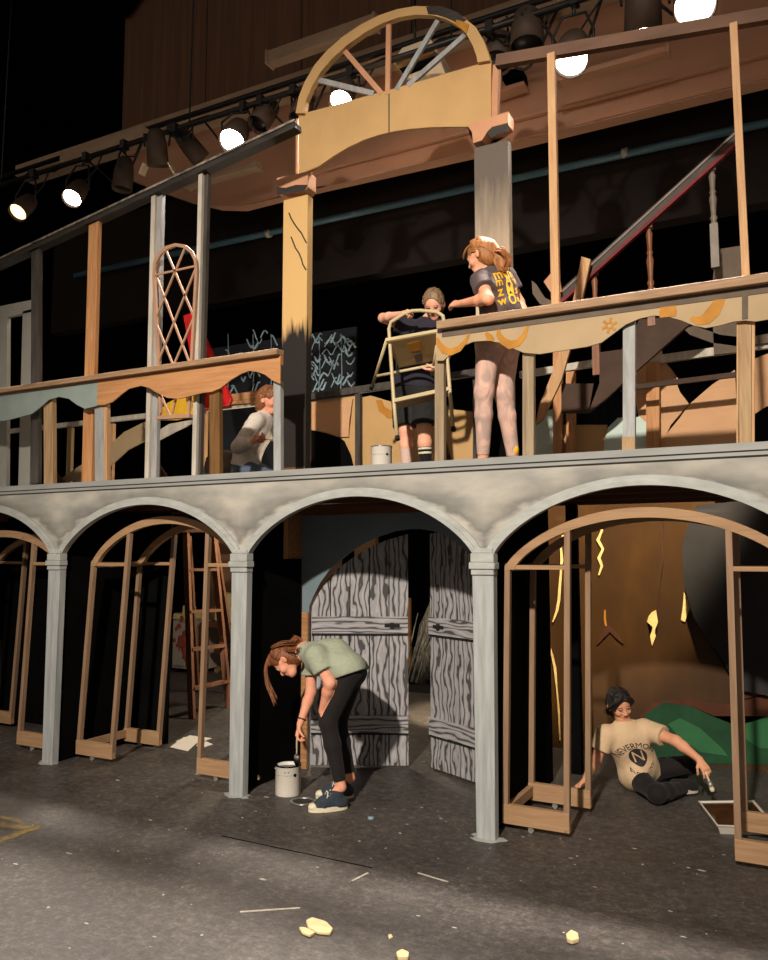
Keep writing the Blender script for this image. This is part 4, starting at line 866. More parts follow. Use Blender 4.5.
# ================================================================== people: implicit bodies meshed by surface nets
class Field:
    def __init__(s): s.p = []
    def cone(s, a, b, ra, rb=None, k=.02, clip=None, sub=False):
        s.p.append(('c', np.array(a, float), np.array(b, float), ra, ra if rb is None else rb, k, clip, sub)); return s
    def ell(s, c, ax, r, k=.015, sub=False, clip=None):
        s.p.append(('e', np.array(c, float), np.array([list(v) for v in ax], float), np.array(r, float), None, k, clip, sub)); return s
    def mesh(s, h, name, cuts=()):
        lo, hi = np.full(3, 1e9), np.full(3, -1e9)
        bbs = []
        for t, a, b, r, r2, k, clip, sub in s.p:
            if t == 'c': m = max(r, r2); l, u = np.minimum(a, b) - m, np.maximum(a, b) + m
            else: e = np.abs(b.T * r).sum(1); l, u = a - e, a + e
            bbs.append((l, u))
            if not sub: lo = np.minimum(lo, l); hi = np.maximum(hi, u)
        lo -= 3 * h; hi += 3 * h; n = np.ceil((hi - lo) / h).astype(int) + 1
        F = np.full(n, .2, np.float32)
        ax = [lo[i] + h * np.arange(n[i]) for i in range(3)]
        for (t, a, b, r, r2, k, clip, sub), (l, u) in zip(s.p, bbs):
            mg = k + .03
            i0 = np.clip(np.floor((l - mg - lo) / h).astype(int), 0, n - 1); i1 = np.clip(np.ceil((u + mg - lo) / h).astype(int) + 1, 1, n)
            if (i1 <= i0).any(): continue
            sl = tuple(slice(i0[i], i1[i]) for i in range(3))
            P = np.stack(np.meshgrid(*[ax[i][sl[i]] for i in range(3)], indexing='ij'), -1)
            if t == 'c':
                ba = b - a; tt = np.clip(((P - a) @ ba) / max(ba @ ba, 1e-9), 0, 1)
                d = np.linalg.norm(P - a - tt[..., None] * ba, axis=-1) - (r + (r2 - r) * tt)
            else:
                q = (P - a) @ b.T; k0 = np.linalg.norm(q / r, axis=-1); k1 = np.linalg.norm(q / (r * r), axis=-1); d = k0 * (k0 - 1) / np.maximum(k1, 1e-6)
            if clip is not None:
                for cpt, cn in clip: d = np.maximum(d, (P - np.array(cpt)) @ np.array(cn))
            f = F[sl]
            if sub:
                hh = np.clip(.5 - .5 * (f + d) / k, 0, 1); F[sl] = f + (-d - f) * hh + k * hh * (1 - hh)
            else:
                hh = np.clip(.5 + .5 * (f - d) / k, 0, 1); F[sl] = f + (d - f) * hh - k * hh * (1 - hh)
        if cuts:
            P = np.stack(np.meshgrid(*ax, indexing='ij'), -1)
            for cpt, cn in cuts: F = np.maximum(F, (P - np.array(cpt)) @ np.array(cn))
        return nets(F, lo, h, name)
def nets(F, lo, h, name):
    S_ = F < 0; n = F.shape
    c = np.zeros((n[0] - 1, n[1] - 1, n[2] - 1), np.int8)
    offs = [(i, j, k) for i in (0, 1) for j in (0, 1) for k in (0, 1)]
    sub = lambda A, o: A[o[0]:n[0] - 1 + o[0], o[1]:n[1] - 1 + o[1], o[2]:n[2] - 1 + o[2]]
    for o in offs: c += sub(S_, o)
    act = (c > 0) & (c < 8); I = np.argwhere(act); idx = np.full(act.shape, -1, np.int64); idx[act] = np.arange(len(I))
    pos = np.zeros((len(I), 3)); cnt = np.zeros(len(I))
    val = {o: F[I[:, 0] + o[0], I[:, 1] + o[1], I[:, 2] + o[2]] for o in offs}
    for o in offs:
        for a in range(3):
            if o[a]: continue
            p = list(o); p[a] = 1; p = tuple(p); fa, fb = val[o], val[p]; m = (fa < 0) != (fb < 0)
            t = np.where(m, fa / np.where(m, fa - fb, 1), 0); e = np.tile(np.array(o, float), (len(I), 1)); e[:, a] = t
            pos[m] += e[m]; cnt[m] += 1
    V = lo + h * (I + pos / cnt[:, None]); Q = []
    for a in range(3):
        s0 = [slice(None)] * 3; s1 = [slice(None)] * 3; s0[a] = slice(0, -1); s1[a] = slice(1, None)
        x = S_[tuple(s0)] != S_[tuple(s1)]; E_ = np.argwhere(x); fl = S_[tuple(s0)][x]
        b, d = (a + 1) % 3, (a + 2) % 3; ok = (E_[:, b] > 0) & (E_[:, d] > 0) & (E_[:, b] < n[b] - 1) & (E_[:, d] < n[d] - 1); E_, fl = E_[ok], fl[ok]
        def cell(db, dd):
            q = E_.copy(); q[:, b] += db; q[:, d] += dd; return idx[q[:, 0], q[:, 1], q[:, 2]]
        q = np.stack([cell(-1, -1), cell(0, -1), cell(0, 0), cell(-1, 0)], 1); q[~fl] = q[~fl][:, ::-1]; Q.append(q)
    Q = np.concatenate(Q); Q = Q[(Q >= 0).all(1)]
    me = bpy.data.meshes.new(name); me.vertices.add(len(V)); me.vertices.foreach_set('co', V.astype(np.float32).ravel())
    me.loops.add(len(Q) * 4); me.loops.foreach_set('vertex_index', Q.ravel().astype(np.int32)); me.polygons.add(len(Q))
    me.polygons.foreach_set('loop_start', np.arange(0, len(Q) * 4, 4, dtype=np.int32)); me.polygons.foreach_set('use_smooth', np.ones(len(Q), bool))
    me.update(calc_edges=True); me.validate(); return me

def skin_mat(name, c):
    m, nt, b = newmat(name); L = nt.links
    n = nd(nt, 'ShaderNodeTexNoise', Scale=14, Detail=4); L.new(coords(nt), n.inputs['Vector'])
    c1 = lin(c); c0 = (c1[0] * .93, c1[1] * .82, c1[2] * .78, 1); r = ramp(nt, n.outputs['Fac'], [(.35, c0), (.65, c1)]); L.new(r.outputs[0], b.inputs['Base Color'])
    b.inputs['Roughness'].default_value = .62; b.inputs['Specular IOR Level'].default_value = .3; b.inputs['Subsurface Weight'].default_value = .12; b.inputs['Subsurface Radius'].default_value = (.02, .008, .004); b.inputs['Subsurface Scale'].default_value = .3
    return m
def cloth(name, c, var=.1, rough=.85, fold=.5, scale=7, c2=None):
    m, nt, b = newmat(name); L = nt.links
    n = nd(nt, 'ShaderNodeTexNoise', Scale=scale, Detail=3, Distortion=1.2); L.new(coords(nt, (1, 1, .6)), n.inputs['Vector'])
    f = nd(nt, 'ShaderNodeTexNoise', Scale=60, Detail=2); L.new(coords(nt), f.inputs['Vector'])
    c1 = lin(c); c0 = tuple(v * (1 - var) for v in c1[:3]) + (1,)
    if c2: c0 = lin(c2)
    r = ramp(nt, (n if c2 else f).outputs['Fac'], [(.35, c0), (.62, c1)]); L.new(r.outputs[0], b.inputs['Base Color'])
    bp = nd(nt, 'ShaderNodeBump', Strength=fold, Distance=.03); L.new(n.outputs['Fac'], bp.inputs['Height']); L.new(bp.outputs[0], b.inputs['Normal'])
    b.inputs['Roughness'].default_value = rough; b.inputs['Specular IOR Level'].default_value = .15; b.inputs['Sheen Weight'].default_value = .05
    return m
def hair_mat(name, c, c2):
    m, nt, b = newmat(name); L = nt.links
    n = nd(nt, 'ShaderNodeTexNoise', Scale=18, Detail=5, Roughness=.7, Distortion=.5); L.new(coords(nt, (3, 3, .6)), n.inputs['Vector'])
    r = ramp(nt, n.outputs['Fac'], [(.3, lin(c2)), (.65, lin(c))]); L.new(r.outputs[0], b.inputs['Base Color'])
    bp = nd(nt, 'ShaderNodeBump', Strength=.7, Distance=.012); L.new(n.outputs['Fac'], bp.inputs['Height']); L.new(bp.outputs[0], b.inputs['Normal'])
    b.inputs['Roughness'].default_value = .45; b.inputs['Specular IOR Level'].default_value = .35
    return m
EYEW = paint('eye_white', (176, 160, 150), .03, 20, .3); IRIS = paint('dark_iris', (40, 26, 18), .1, 20, .2); LIP = paint('lip', (184, 108, 96), .08, 20, .5)
def V3(v): return Vector(v)
def hand(F, w, d, n, side, s=1.0, curl=.5, spread=1.0, thumb=.6):
    "palm, four unequal fingers with knuckle bends and a side thumb; n is where the palm faces, side points to the thumb"
    d = V3(d).normalized(); n = V3(n); n = (n - d * n.dot(d)).normalized(); sd = d.cross(n); sd = sd if sd.dot(V3(side)) > 0 else -sd; w = V3(w)
    for o, r in ((.024, .0145), (.008, .0155), (-.008, .0155), (-.023, .0135)):
        F.cone(w + sd * (o * .55 * s), w + d * (.082 * s) + sd * (o * s), r * s * .95, r * s, .012)
    for i, (o, L) in enumerate(((.028, .068), (.0095, .078), (-.0095, .071), (-.027, .054))):
        p = w + d * (.083 * s) + sd * (o * s); a = 0.0; r = .0088 * s; dd = (d + sd * (o * 3.0 * spread)).normalized(); cu = curl * (1 + .12 * i)
        for j, fr in enumerate((.45, .31, .24)):
            a += cu * (.55, .8, .6)[j]; q = p + (dd * math.cos(a) + n * math.sin(a)) * (L * fr * s); F.cone(p, q, r, r * .92, .004); p = q; r *= .92
    p = w + d * (.028 * s) + sd * (.022 * s); t1 = (d * .75 + sd * .75 + n * thumb * .5).normalized(); q = p + t1 * (.034 * s); F.cone(p, q, .0125 * s, .0105 * s, .008)
    t2 = (d * .95 + sd * .2 + n * thumb).normalized(); q2 = q + t2 * (.030 * s); F.cone(q, q2, .0102 * s, .0092 * s, .004); F.cone(q2, q2 + (t2 + n * .3 * thumb).normalized() * (.022 * s), .0092 * s, .0076 * s, .004)
def frame(f, u):
    f = V3(f).normalized(); u = V3(u); u = (u - f * u.dot(f)).normalized(); return f, u, u.cross(f)   # third = her left
def head(F, c, f, u, l, s):
    ax = (f, l, u); c = V3(c)
    F.ell(c - f * .008 * s + u * .022 * s, ax, (.094 * s, .074 * s, .094 * s), .01)
    F.cone(c + f * .022 * s - u * .01 * s, c + f * .048 * s - u * .078 * s, .06 * s, .036 * s, .03)
    F.ell(c + f * .062 * s - u * .092 * s, ax, (.022 * s, .022 * s, .018 * s), .02)
    for g in (-1, 1):
        F.ell(c + f * .058 * s + l * (.038 * g * s) - u * .03 * s, ax, (.026 * s, .022 * s, .022 * s), .02)
        F.ell(c + f * .098 * s + l * (.031 * g * s) + u * .004 * s, ax, (.016 * s, .019 * s, .012 * s), .012, sub=True)
        F.ell(c - f * .006 * s + l * (.077 * g * s) - u * .012 * s, (f, (l * g + f * .45).normalized(), u), (.019 * s, .007 * s, .031 * s), .004)
    for g in (-1, 1): F.ell(c + f * .0795 * s + l * (.031 * g * s) + u * .0105 * s, ax, (.0115 * s, .0145 * s, .0085 * s), .004)
    F.cone(c + f * .084 * s + u * .006 * s, c + f * .102 * s - u * .029 * s, .008 * s, .0108 * s, .008)
    for g in (-1, 1): F.ell(c + f * .094 * s + l * (.011 * g * s) - u * .034 * s, ax, (.011 * s, .009 * s, .008 * s), .005)
    F.ell(c + f * .08 * s - u * .055 * s, ax, (.014 * s, .026 * s, .008 * s), .008)
    F.ell(c + f * .078 * s - u * .066 * s, ax, (.014 * s, .022 * s, .008 * s), .006)
def bez(a, b, t): return V3(a).lerp(V3(b), t)

class Human:
    def __init__(s, label, base, sc, skin, hair_c, hair_c2, **J):
        s.t = thing('person', label, 'person', base); s.s = sc; s.J = {k: V3(v) for k, v in J.items()}
        s.skin = skin_mat('skin', skin); s.hair = hair_mat('hair', hair_c, hair_c2); j = s.J
        s.hf, s.hu, s.hl = frame(j['hf'], j['hu']); s.lat = (j['shL'] - j['shR']).normalized(); s.hlat = (j['hipL'] - j['hipR']).normalized()
        s.hands = []
    def torso(s, F, g=0.0, k=.05):
        j, q = s.J, s.s; ch = (j['shL'] + j['shR']) / 2; up = (ch - j['waist']).normalized(); c2 = ch - up * .085 * q; hp = (j['hipL'] + j['hipR']) / 2
        for sg in (-1, 1):
            wl = (s.lat + s.hlat).normalized()
            a = c2 + s.lat * (.058 * sg * q); b = j['waist'] + wl * (.046 * sg * q); c = hp + s.hlat * (.066 * sg * q)
            F.cone(a, b, .094 * q + g, .082 * q + g, k); F.cone(b, c, .082 * q + g, .1 * q + g, k)
        F.cone(j['shL'] - s.lat * .02, j['shR'] + s.lat * .02, .05 * q + g, None, k)
        F.cone(c2 + up * .06 * q, j['neck'], .07 * q + g, .05 * q + g * .6, k)
    lg = 1.0
    def leg(s, F, sd, g=0.0, t1=1.0, clip=None, k=.03, wide=0.0):
        j, q = s.J, s.s * s.lg; a, b, c = j['hip' + sd], j['kn' + sd], j['an' + sd]
        F.cone(a, b, .083 * q + g, .056 * q + g + wide, k, clip)
        if t1 > .0:
            m = bez(b, c, .35); e = bez(b, c, t1); F.cone(b, m, .054 * q + g, .053 * q + g, k); F.cone(m, e, .053 * q + g, (.053 + (.034 - .053) * max(0, (t1 - .35) / .65)) * q + g, k, clip)
    def arm(s, F, sd, g=0.0, t=2.0, k=.02, clip=None):
        j, q = s.J, s.s; a, b, c = j['sh' + sd], j['el' + sd], j['wr' + sd]
        F.cone(a, bez(a, b, min(t, 1)), .049 * q + g, (.049 - .011 * min(t, 1)) * q + g, k, clip)
        if t > 1: m = bez(b, c, min(.3, t - 1)); F.cone(b, m, .038 * q + g, .037 * q + g, k); F.cone(m, bez(b, c, t - 1), .037 * q + g, (.037 - .013 * (t - 1)) * q + g, k, clip)
    def build(s, feet=True):
        j, q = s.J, s.s; F = Field()
        s.torso(F); F.cone(j['neck'] - (j['neck'] - j['head']).normalized() * -.02, j['head'] - s.hu * .05 * q - s.hf * .015 * q, .05 * q, .047 * q, .02)
        for sd in 'LR':
            s.leg(F, sd); s.arm(F, sd)
            if feet: F.cone(j['an' + sd], bez(j['an' + sd], j['toe' + sd], .75) - Vector((0, 0, .012)), .032 * q, .016 * q, .02)
        head(F, j['head'], s.hf, s.hu, s.hl, q)
        for h_ in s.hands: hand(F, *h_, s=q * .95) if not isinstance(h_[-1], dict) else hand(F, *h_[:-1], s=q * .95, **h_[-1])
        me = F.mesh(.0055, 'body'); me.materials.append(s.skin); me.materials.append(LIP)
        c = j['head']; V = np.empty(len(me.polygons) * 3); me.polygons.foreach_get('center', V); V = V.reshape(-1, 3) - np.array(c)
        x, y, z = V @ np.array(s.hf), V @ np.array(s.hl), V @ np.array(s.hu)
        lips = (x > .075 * q) & (((y / (.020 * q)) ** 2 + ((z + .06 * q) / (.0085 * q)) ** 2) < 1)
        me.polygons.foreach_set('material_index', lips.astype(np.int32)); s.body = link('body', me, s.t)
        for g in (-1, 1):
            e = c + s.hf * .0755 * q + s.hl * (.031 * g * q) + s.hu * .002 * q
            b = G(); b.ball(e, .0122 * q, (1, 1, 1), 14); eye = b.o('eye', EYEW, s.t)
            G().lathe([(.001, .0128 * q), (.0045 * q, .0124 * q), (.0062 * q, .0114 * q)], e, (s.hf - s.hu * .25).normalized(), 12, cap=False).o('iris', IRIS, eye)
            pts = [c + s.hf * ((.090 - .012 * abs(t)) * q) + s.hl * (g * (.031 + .02 * t) * q) + s.hu * ((.022 - .004 * t * t) * q) for t in (-1, -.3, .4, 1)]
            G().tube(pts, .0035 * q, 6, .0022 * q).o('eyebrow', s.hair, s.t)
            pts = [c + s.hf * ((.091 - .008 * abs(t)) * q) + s.hl * (g * (.031 + .014 * t) * q) + s.hu * ((.010 - .004 * t * t) * q) for t in (-1, -.3, .4, 1)]
            G().tube(pts, .0026 * q, 6, .002 * q).o('eyelash', IRIS, s.t)
    def garment(s, name, F, mat, cuts=(), h=.0065, parent=None, label=None):
        me = F.mesh(h, name, cuts); me.materials.append(mat); return link(name, me, parent or s.t, label)
    def neckcut(s, drop=.0):
        j = s.J; ch = (j['shL'] + j['shR']) / 2; up = (j['neck'] - ch); up = (up.normalized() if up.length > .01 else Vector((0, 0, 1)))
        return (tuple(j['neck'] + up * (.012 - drop)), tuple(up))
    def shirt(s, mat, sl=.6, hem=.03, g=.014, name='t_shirt', extra=None, hemcut=None):
        j, q = s.J, s.s; F = Field(); s.torso(F, g); F.cone(j['hipL'], j['hipR'], .094 * q + g * .7, None, .04)
        if extra: extra(F)
        for sd in 'LR':
            j2 = bez(j['sh' + sd], j['el' + sd], min(sl, 1)); d = (j['el' + sd] - j['sh' + sd]).normalized()
            if sl <= 1: F.cone(j['sh' + sd], j2 + d * .05, .055 * q + g, .055 * q + g * 1.2, .03, [(tuple(j2), tuple(d))])
            else: s.arm(F, sd, g, sl, .02)
        hp = (j['hipL'] + j['hipR']) / 2; dn = (hp - j['waist']).normalized()
        return s.garment(name, F, mat, [hemcut or (tuple(hp + dn * hem), tuple(dn)), s.neckcut()])
    def bottoms(s, mat, t1=.92, g=.006, name='leggings', top=.06, wide=0.0, thigh=None):
        j, q = s.J, s.s; F = Field(); hp = (j['hipL'] + j['hipR']) / 2; up = (j['waist'] - hp).normalized()
        tc = [(tuple(hp + up * (top + .05)), tuple(up))]
        for sg in (-1, 1): F.cone(hp + s.hlat * (.062 * sg * q), hp + up * .09 * q + s.hlat * (.05 * sg * q), .102 * q + g, .09 * q + g, .04, tc)
        for sd in 'LR':
            if thigh is not None:
                a, b = j['hip' + sd], j['kn' + sd]; e = bez(a, b, thigh); d = (b - a).normalized(); F.cone(a, e + d * .06, .088 * q + g, .074 * q + g + wide, .03, [(tuple(e), tuple(d))])
            else:
                b, c = j['kn' + sd], j['an' + sd]; e = bez(b, c, t1); d = (c - b).normalized(); s._leg2(F, sd, g, t1)
        return s.garment(name, F, mat)
    def _leg2(s, F, sd, g, t1):
        j, q = s.J, s.s * s.lg; a, b, c = j['hip' + sd], j['kn' + sd], j['an' + sd]; m = bez(b, c, .35); e = bez(b, c, t1); d = (c - b).normalized()
        F.cone(a, b, .083 * q + g, .056 * q + g, .03); F.cone(b, m, .056 * q + g, .053 * q + g, .03)
        F.cone(m, e + d * .03, .053 * q + g, (.053 - .019 * (t1 - .35) / .65) * q + g, .02, [(tuple(e), tuple(d))])
    def shoe(s, sd, upper, sole, lace=None, high=.5, stripes=None, cap=None):
        j, q = s.J, s.s; a, t = j['an' + sd], j['toe' + sd]; d = t - a; d.z = 0; d.normalize(); u = Vector((0, 0, 1)) if 'shu' + sd not in j else j['shu' + sd].normalized(); d = (d - u * d.dot(u)).normalized(); l = u.cross(d)
        b0 = t - u * .028 * q; heel = b0 - d * .19 * q
        F = Field(); F.cone(heel + u * .045 * q, b0 - d * .06 * q + u * .045 * q, .038 * q, .042 * q, .03); F.cone(b0 - d * .06 * q + u * .04 * q, b0 + u * .026 * q, .042 * q, .03 * q, .03)
        F.cone(heel + d * .03 * q + u * .05 * q, heel + d * .04 * q + u * (.05 + .09 * high) * q, .042 * q, .043 * q, .02, [(tuple(heel + u * (.05 + .09 * high) * q), tuple(u))])
        F.cone(heel + d * .06 * q + u * (.03 + .09 * high) * q, b0 - d * .05 * q + u * .055 * q, .034 * q, .03 * q, .03, [(tuple(heel + u * (.05 + .09 * high) * q), tuple(u))])
        sh = s.garment('shoe', F, upper, [(tuple(b0 + u * .016 * q), tuple(-u))], .005)
        pts = []
        for k in range(28):
            a_ = 2 * math.pi * k / 28; x = math.cos(a_); y = math.sin(a_); L = .135; pts.append(b0 - d * .09 * q + d * (x * L * q) + l * (y * (.047 + .006 * x) * q * (1 if abs(x) < .9 else .95)))
        g = G(); A = [g.bm.verts.new(p + u * .0) for p in pts]; B = [g.bm.verts.new(p + u * .03 * q) for p in pts]; g.bm.faces.new(A[::-1]); g.bm.faces.new(B)
        for k in range(28): g.bm.faces.new((A[k], A[(k + 1) % 28], B[(k + 1) % 28], B[k]))
        g.o('sole', sole, sh)
        if cap: g = G(); g.ball(b0 + d * .012 * q + u * .03 * q, .036 * q, (1, 1, .72), 14); g.o('toe_cap', cap, sh)
        if lace:
            g = G()
            for k in range(5):
                p = bez(b0 - d * .035 * q + u * .064 * q, heel + d * .085 * q + u * (.055 + .075 * high) * q, k / 4.0); g.tube([p - l * .028 * q - u * .006, p + u * .014 * q, p + l * .028 * q - u * .006], .006 * q, 6)
            p = bez(b0, heel, .55) + u * .1 * q
            for sg in (-1, 1): g.tube([p, p + l * (.02 * sg) + u * .02 + d * .02, p + l * (.04 * sg) - u * .01 + d * .03], .0035 * q, 6)
            g.o('lace', lace, sh)
        if stripes:
            g = G()
            for k in range(3):
                p = bez(b0 - d * .06 * q, heel + d * .04 * q, k / 2.0) + u * .066 * q; 
                for sg in (-1, 1): g.tube([p + l * (.043 * sg * q) - u * .045 * q, p + l * (.04 * sg * q) - u * .01 * q - d * .01, p + l * (.024 * sg * q) + u * .012 * q - d * .02], .007 * q, 6)
            g.o('stripe', stripes, sh)
        return sh
    def cap(s, extra=None, face=(.088, .078, .105), fup=-.045, k=.012, strands=(), seed=1, comb=44, gather=None):
        "hair: skull cap cleared off the face, plus locks"
        j, q = s.J, s.s; c = j['head']; f, u, l = s.hf, s.hu, s.hl; F = Field()
        F.ell(c - f * .014 * q + u * .026 * q, (f, l, u), (.101 * q, .084 * q, .101 * q), k)
        F.ell(c - f * .045 * q - u * .03 * q, (f, l, u), (.058 * q, .074 * q, .085 * q), .03)
        if extra: extra(F, c, f, u, l, q)
        F.ell(c + f * .098 * q + u * fup * q, (f, l, u), tuple(v * q for v in face), .008, sub=True)
        for g in (-1, 1): F.ell(c + f * .02 * q + l * (.088 * g * q) - u * .028 * q, (f, l, u), (.042 * q, .03 * q, .046 * q), .01, sub=True)
        h = s.garment('hair', F, s.hair, (), .0055)
        if strands or comb:
            rs = random.Random(seed); g = G()
            for a in range(comb):
                # locks combed from the hairline over the skull to the gathering point
                th = -1.75 + 3.5 * (a + rs.uniform(-.4, .4)) / max(comb - 1, 1)
                st = (f * .42 + l * math.sin(th) * .95 + u * (math.cos(th) * .95 + .12)).normalized()
                en = (V3(gather) - c).normalized() if gather is not None else (-f * .75 - u * .55 + l * math.sin(th) * .5).normalized()
                pts = []
                for t in (0, .2, .4, .6, .8, 1):
                    v = st.lerp(en, t).normalized(); x, y, z = v.dot(f), v.dot(l), v.dot(u)
                    rad = 1 / math.sqrt((x / (.101 * q)) ** 2 + (y / (.084 * q)) ** 2 + (z / (.101 * q)) ** 2)
                    pts.append(c - f * .014 * q + u * .026 * q + v * (rad + rs.uniform(-.002, .003)) + Vector((rs.gauss(0, 1), rs.gauss(0, 1), rs.gauss(0, 1))) * .0018)
                g.tube(pts, rs.uniform(.004, .0065), 6, .003)
            for path, n, spr, r in strands:
                for _ in range(n):
                    o = Vector((rs.gauss(0, 1), rs.gauss(0, 1), rs.gauss(0, 1))) * spr; pts = []
                    for i, p in enumerate(path): pts.append(V3(p) + o * (.35 + .65 * i / (len(path) - 1)) + Vector((rs.gauss(0, 1), rs.gauss(0, 1), rs.gauss(0, 1))) * spr * .15)
                    sm = []
                    for i in range(len(pts) - 1):
                        p0, p1, p2, p3 = pts[max(i - 1, 0)], pts[i], pts[i + 1], pts[min(i + 2, len(pts) - 1)]
                        for t in (0, .25, .5, .75): sm.append(.5 * ((2 * p1) + (p2 - p0) * t + (2 * p0 - 5 * p1 + 4 * p2 - p3) * t * t + (3 * p1 - p0 - 3 * p2 + p3) * t ** 3))
                    sm.append(pts[-1]); g.tube(sm, r, 5, r * .4)
            g.o('hair_lock', s.hair, h)
        return h
def imprint(ob, me2d, o, ux, uy, n, mat, parent, name, off=.003):
    "lay a flat mesh (x, y) onto the surface of ob"
    dg = bpy.context.evaluated_depsgraph_get(); b = BASE[ob.name]
    bvh = BVHTree.FromPolygons([v.co + b for v in ob.data.vertices], [tuple(p.vertices) for p in ob.data.polygons])
    for v in me2d.vertices:
        p = o + ux * v.co.x + uy * v.co.y; hit = bvh.ray_cast(p + n * .3, -n, .6)[0]; v.co = (hit if hit is not None else p) + n * off
    me2d.materials.clear(); me2d.materials.append(mat); return link(name, me2d, parent)
def textmesh(txt, size, arc=None, space=1.0, bold=0.0):
    "lettering as a flat mesh centred on the origin; arc = radius for letters set on a curve"
    cu = bpy.data.curves.new('lettering', 'FONT'); cu.body = txt; cu.size = size; cu.align_x = 'CENTER'; cu.align_y = 'CENTER'; cu.space_character = space; cu.resolution_u = 3; cu.offset = bold
    o = bpy.data.objects.new('lettering', cu); COL.objects.link(o); dg = bpy.context.evaluated_depsgraph_get(); dg.update()
    me = bpy.data.meshes.new_from_object(o.evaluated_get(dg)); bpy.data.objects.remove(o)
    bm = bmesh.new(); bm.from_mesh(me); bmesh.ops.triangulate(bm, faces=bm.faces)
    bmesh.ops.subdivide_edges(bm, edges=[e for e in bm.edges if e.calc_length() > size * .25], cuts=1, use_grid_fill=False)
    if arc:
        for v in bm.verts:
            a = v.co.x / arc; r = arc + v.co.y * (1 if arc > 0 else 1); v.co.x, v.co.y = r * math.sin(a), r * math.cos(a) - arc
    bm.to_mesh(me); bm.free(); return me
def disc2d(r, n=28, rings=5):
    bm = bmesh.new(); rr = [[bm.verts.new((r * k / rings * math.cos(6.2832 * i / n), r * k / rings * math.sin(6.2832 * i / n), 0)) for i in range(n)] for k in range(1, rings + 1)]
    bm.faces.new(rr[0])
    for a, b in zip(rr, rr[1:]):
        for i in range(n): bm.faces.new((a[i], a[(i + 1) % n], b[(i + 1) % n], b[i]))
    me = bpy.data.meshes.new('disc'); bm.to_mesh(me); bm.free(); return me

# ---- 1. bending girl at the paint can
P = at
B = Human('person in sage green t-shirt and black leggings bending over an open paint can', (-2.83, .17, 0), .96, (214, 152, 124), (136, 82, 48), (74, 42, 26),
    hipL=P(349, 671, .07), hipR=P(353, 672, .27), waist=P(335, 655, .15), neck=P(303, 650, .10), shL=P(316, 656, -.05), shR=P(311, 656, .25),
    head=P(286, 660, .07), hf=(-.38, -.22, -.9), hu=(-.92, -.12, .36), elL=P(330, 683, -.04), wrL=P(322, 711, .0), elR=P(311, 692, .22), wrR=P(300, 724, .13),
    knL=P(328, 722, .03), knR=P(338, 722, .27), anL=P(341, 787, .06), anR=P(350, 778, .30), toeL=gr(315, 807, .028), toeR=gr(322, 794, .028))
hr = P(296, 743, .10)
B.hands = [(B.J['wrR'], (hr - B.J['wrR']), (.5, .2, -.3), (0, -1, .1), dict(curl=.95, thumb=1.0)), (B.J['wrL'], (.15, .12, -.95), (.6, .35, .2), (-.3, .6, 0), dict(curl=.4))]
B.build()
B.shirt(cloth('sage_jersey', (148, 154, 134), .1, fold=.6, scale=6), sl=.55, g=.017, hemcut=(tuple(P(352, 674, .15)), (.35, 0, -.94)), extra=lambda F: (F.cone(P(318, 662, .02), P(346, 668, .06), .085, .1, .05), F.cone(P(318, 662, .2), P(348, 668, .26), .085, .1, .05)))
B.bottoms(cloth('black_leggings_knit', (32, 28, 28), .15, fold=.25), t1=.9, g=.005, name='leggings')
can_cv = cloth('black_canvas', (52, 60, 68), .25, fold=.2); solew = paint('cream_rubber', (206, 196, 170), .08, 20, .6); lacew = paint('cream_lace', (214, 206, 188), .05, 30, .8)
for sd in 'LR': B.shoe(sd, can_cv, solew, lacew, .8, cap=solew)
Pn = B.J['head']; f_, u_, l_, q_ = B.hf, B.hu, B.hl, B.s
def bunB(F, c, f, u, l, q):
    b = P(296, 642, .12); F.ell(b, (f, l, u), (.04, .045, .04), .02); F.cone(c + u * .02 - f * .07, b, .04, .03, .02)
    F.cone(c + u * .075 + f * .03 + l * .01, c + u * .095 + f * .075, .028, .02, .02)
B.cap(bunB, gather=P(296, 642, .12), strands=[([P(270, 655, .05), P(266, 668, .03), P(267, 682, .02), P(272, 694, .02), P(275, 702, .02)], 26, .013, .005), ([P(283, 644, .05), P(288, 650, .0), P(296, 650, .0), P(300, 648, .1)], 14, .012, .004), ([P(272, 648, .0), P(281, 644, .0), P(292, 643, .05), P(297, 641, .1)], 16, .012, .004), ([P(294, 636, .12), P(301, 640, .1), P(299, 648, .11), P(292, 646, .12)], 16, .008, .004)], seed=2)
wb = B.J['wrR']; dd = (B.J['elR'] - wb).normalized()
F = Field(); g = G(); c0 = wb + dd * .035; a1 = dd.cross(Vector((0, 1, 0))).normalized(); a2 = dd.cross(a1)
g.tube([c0 + (a1 * math.cos(t) + a2 * math.sin(t)) * .0285 for t in [k * 6.2832 / 18 for k in range(19)]], .005, 6); g.o('bracelet', M['handrail'], B.t)
brush(P(297, 737, .085), Vector((cc.x + .02, cc.y - .0, .2)) + Vector((0.05, 0, -.0)), 1.8, 'black tipped paintbrush held by the bending painter over the can', M['whitebox'], M['blackpaint'])

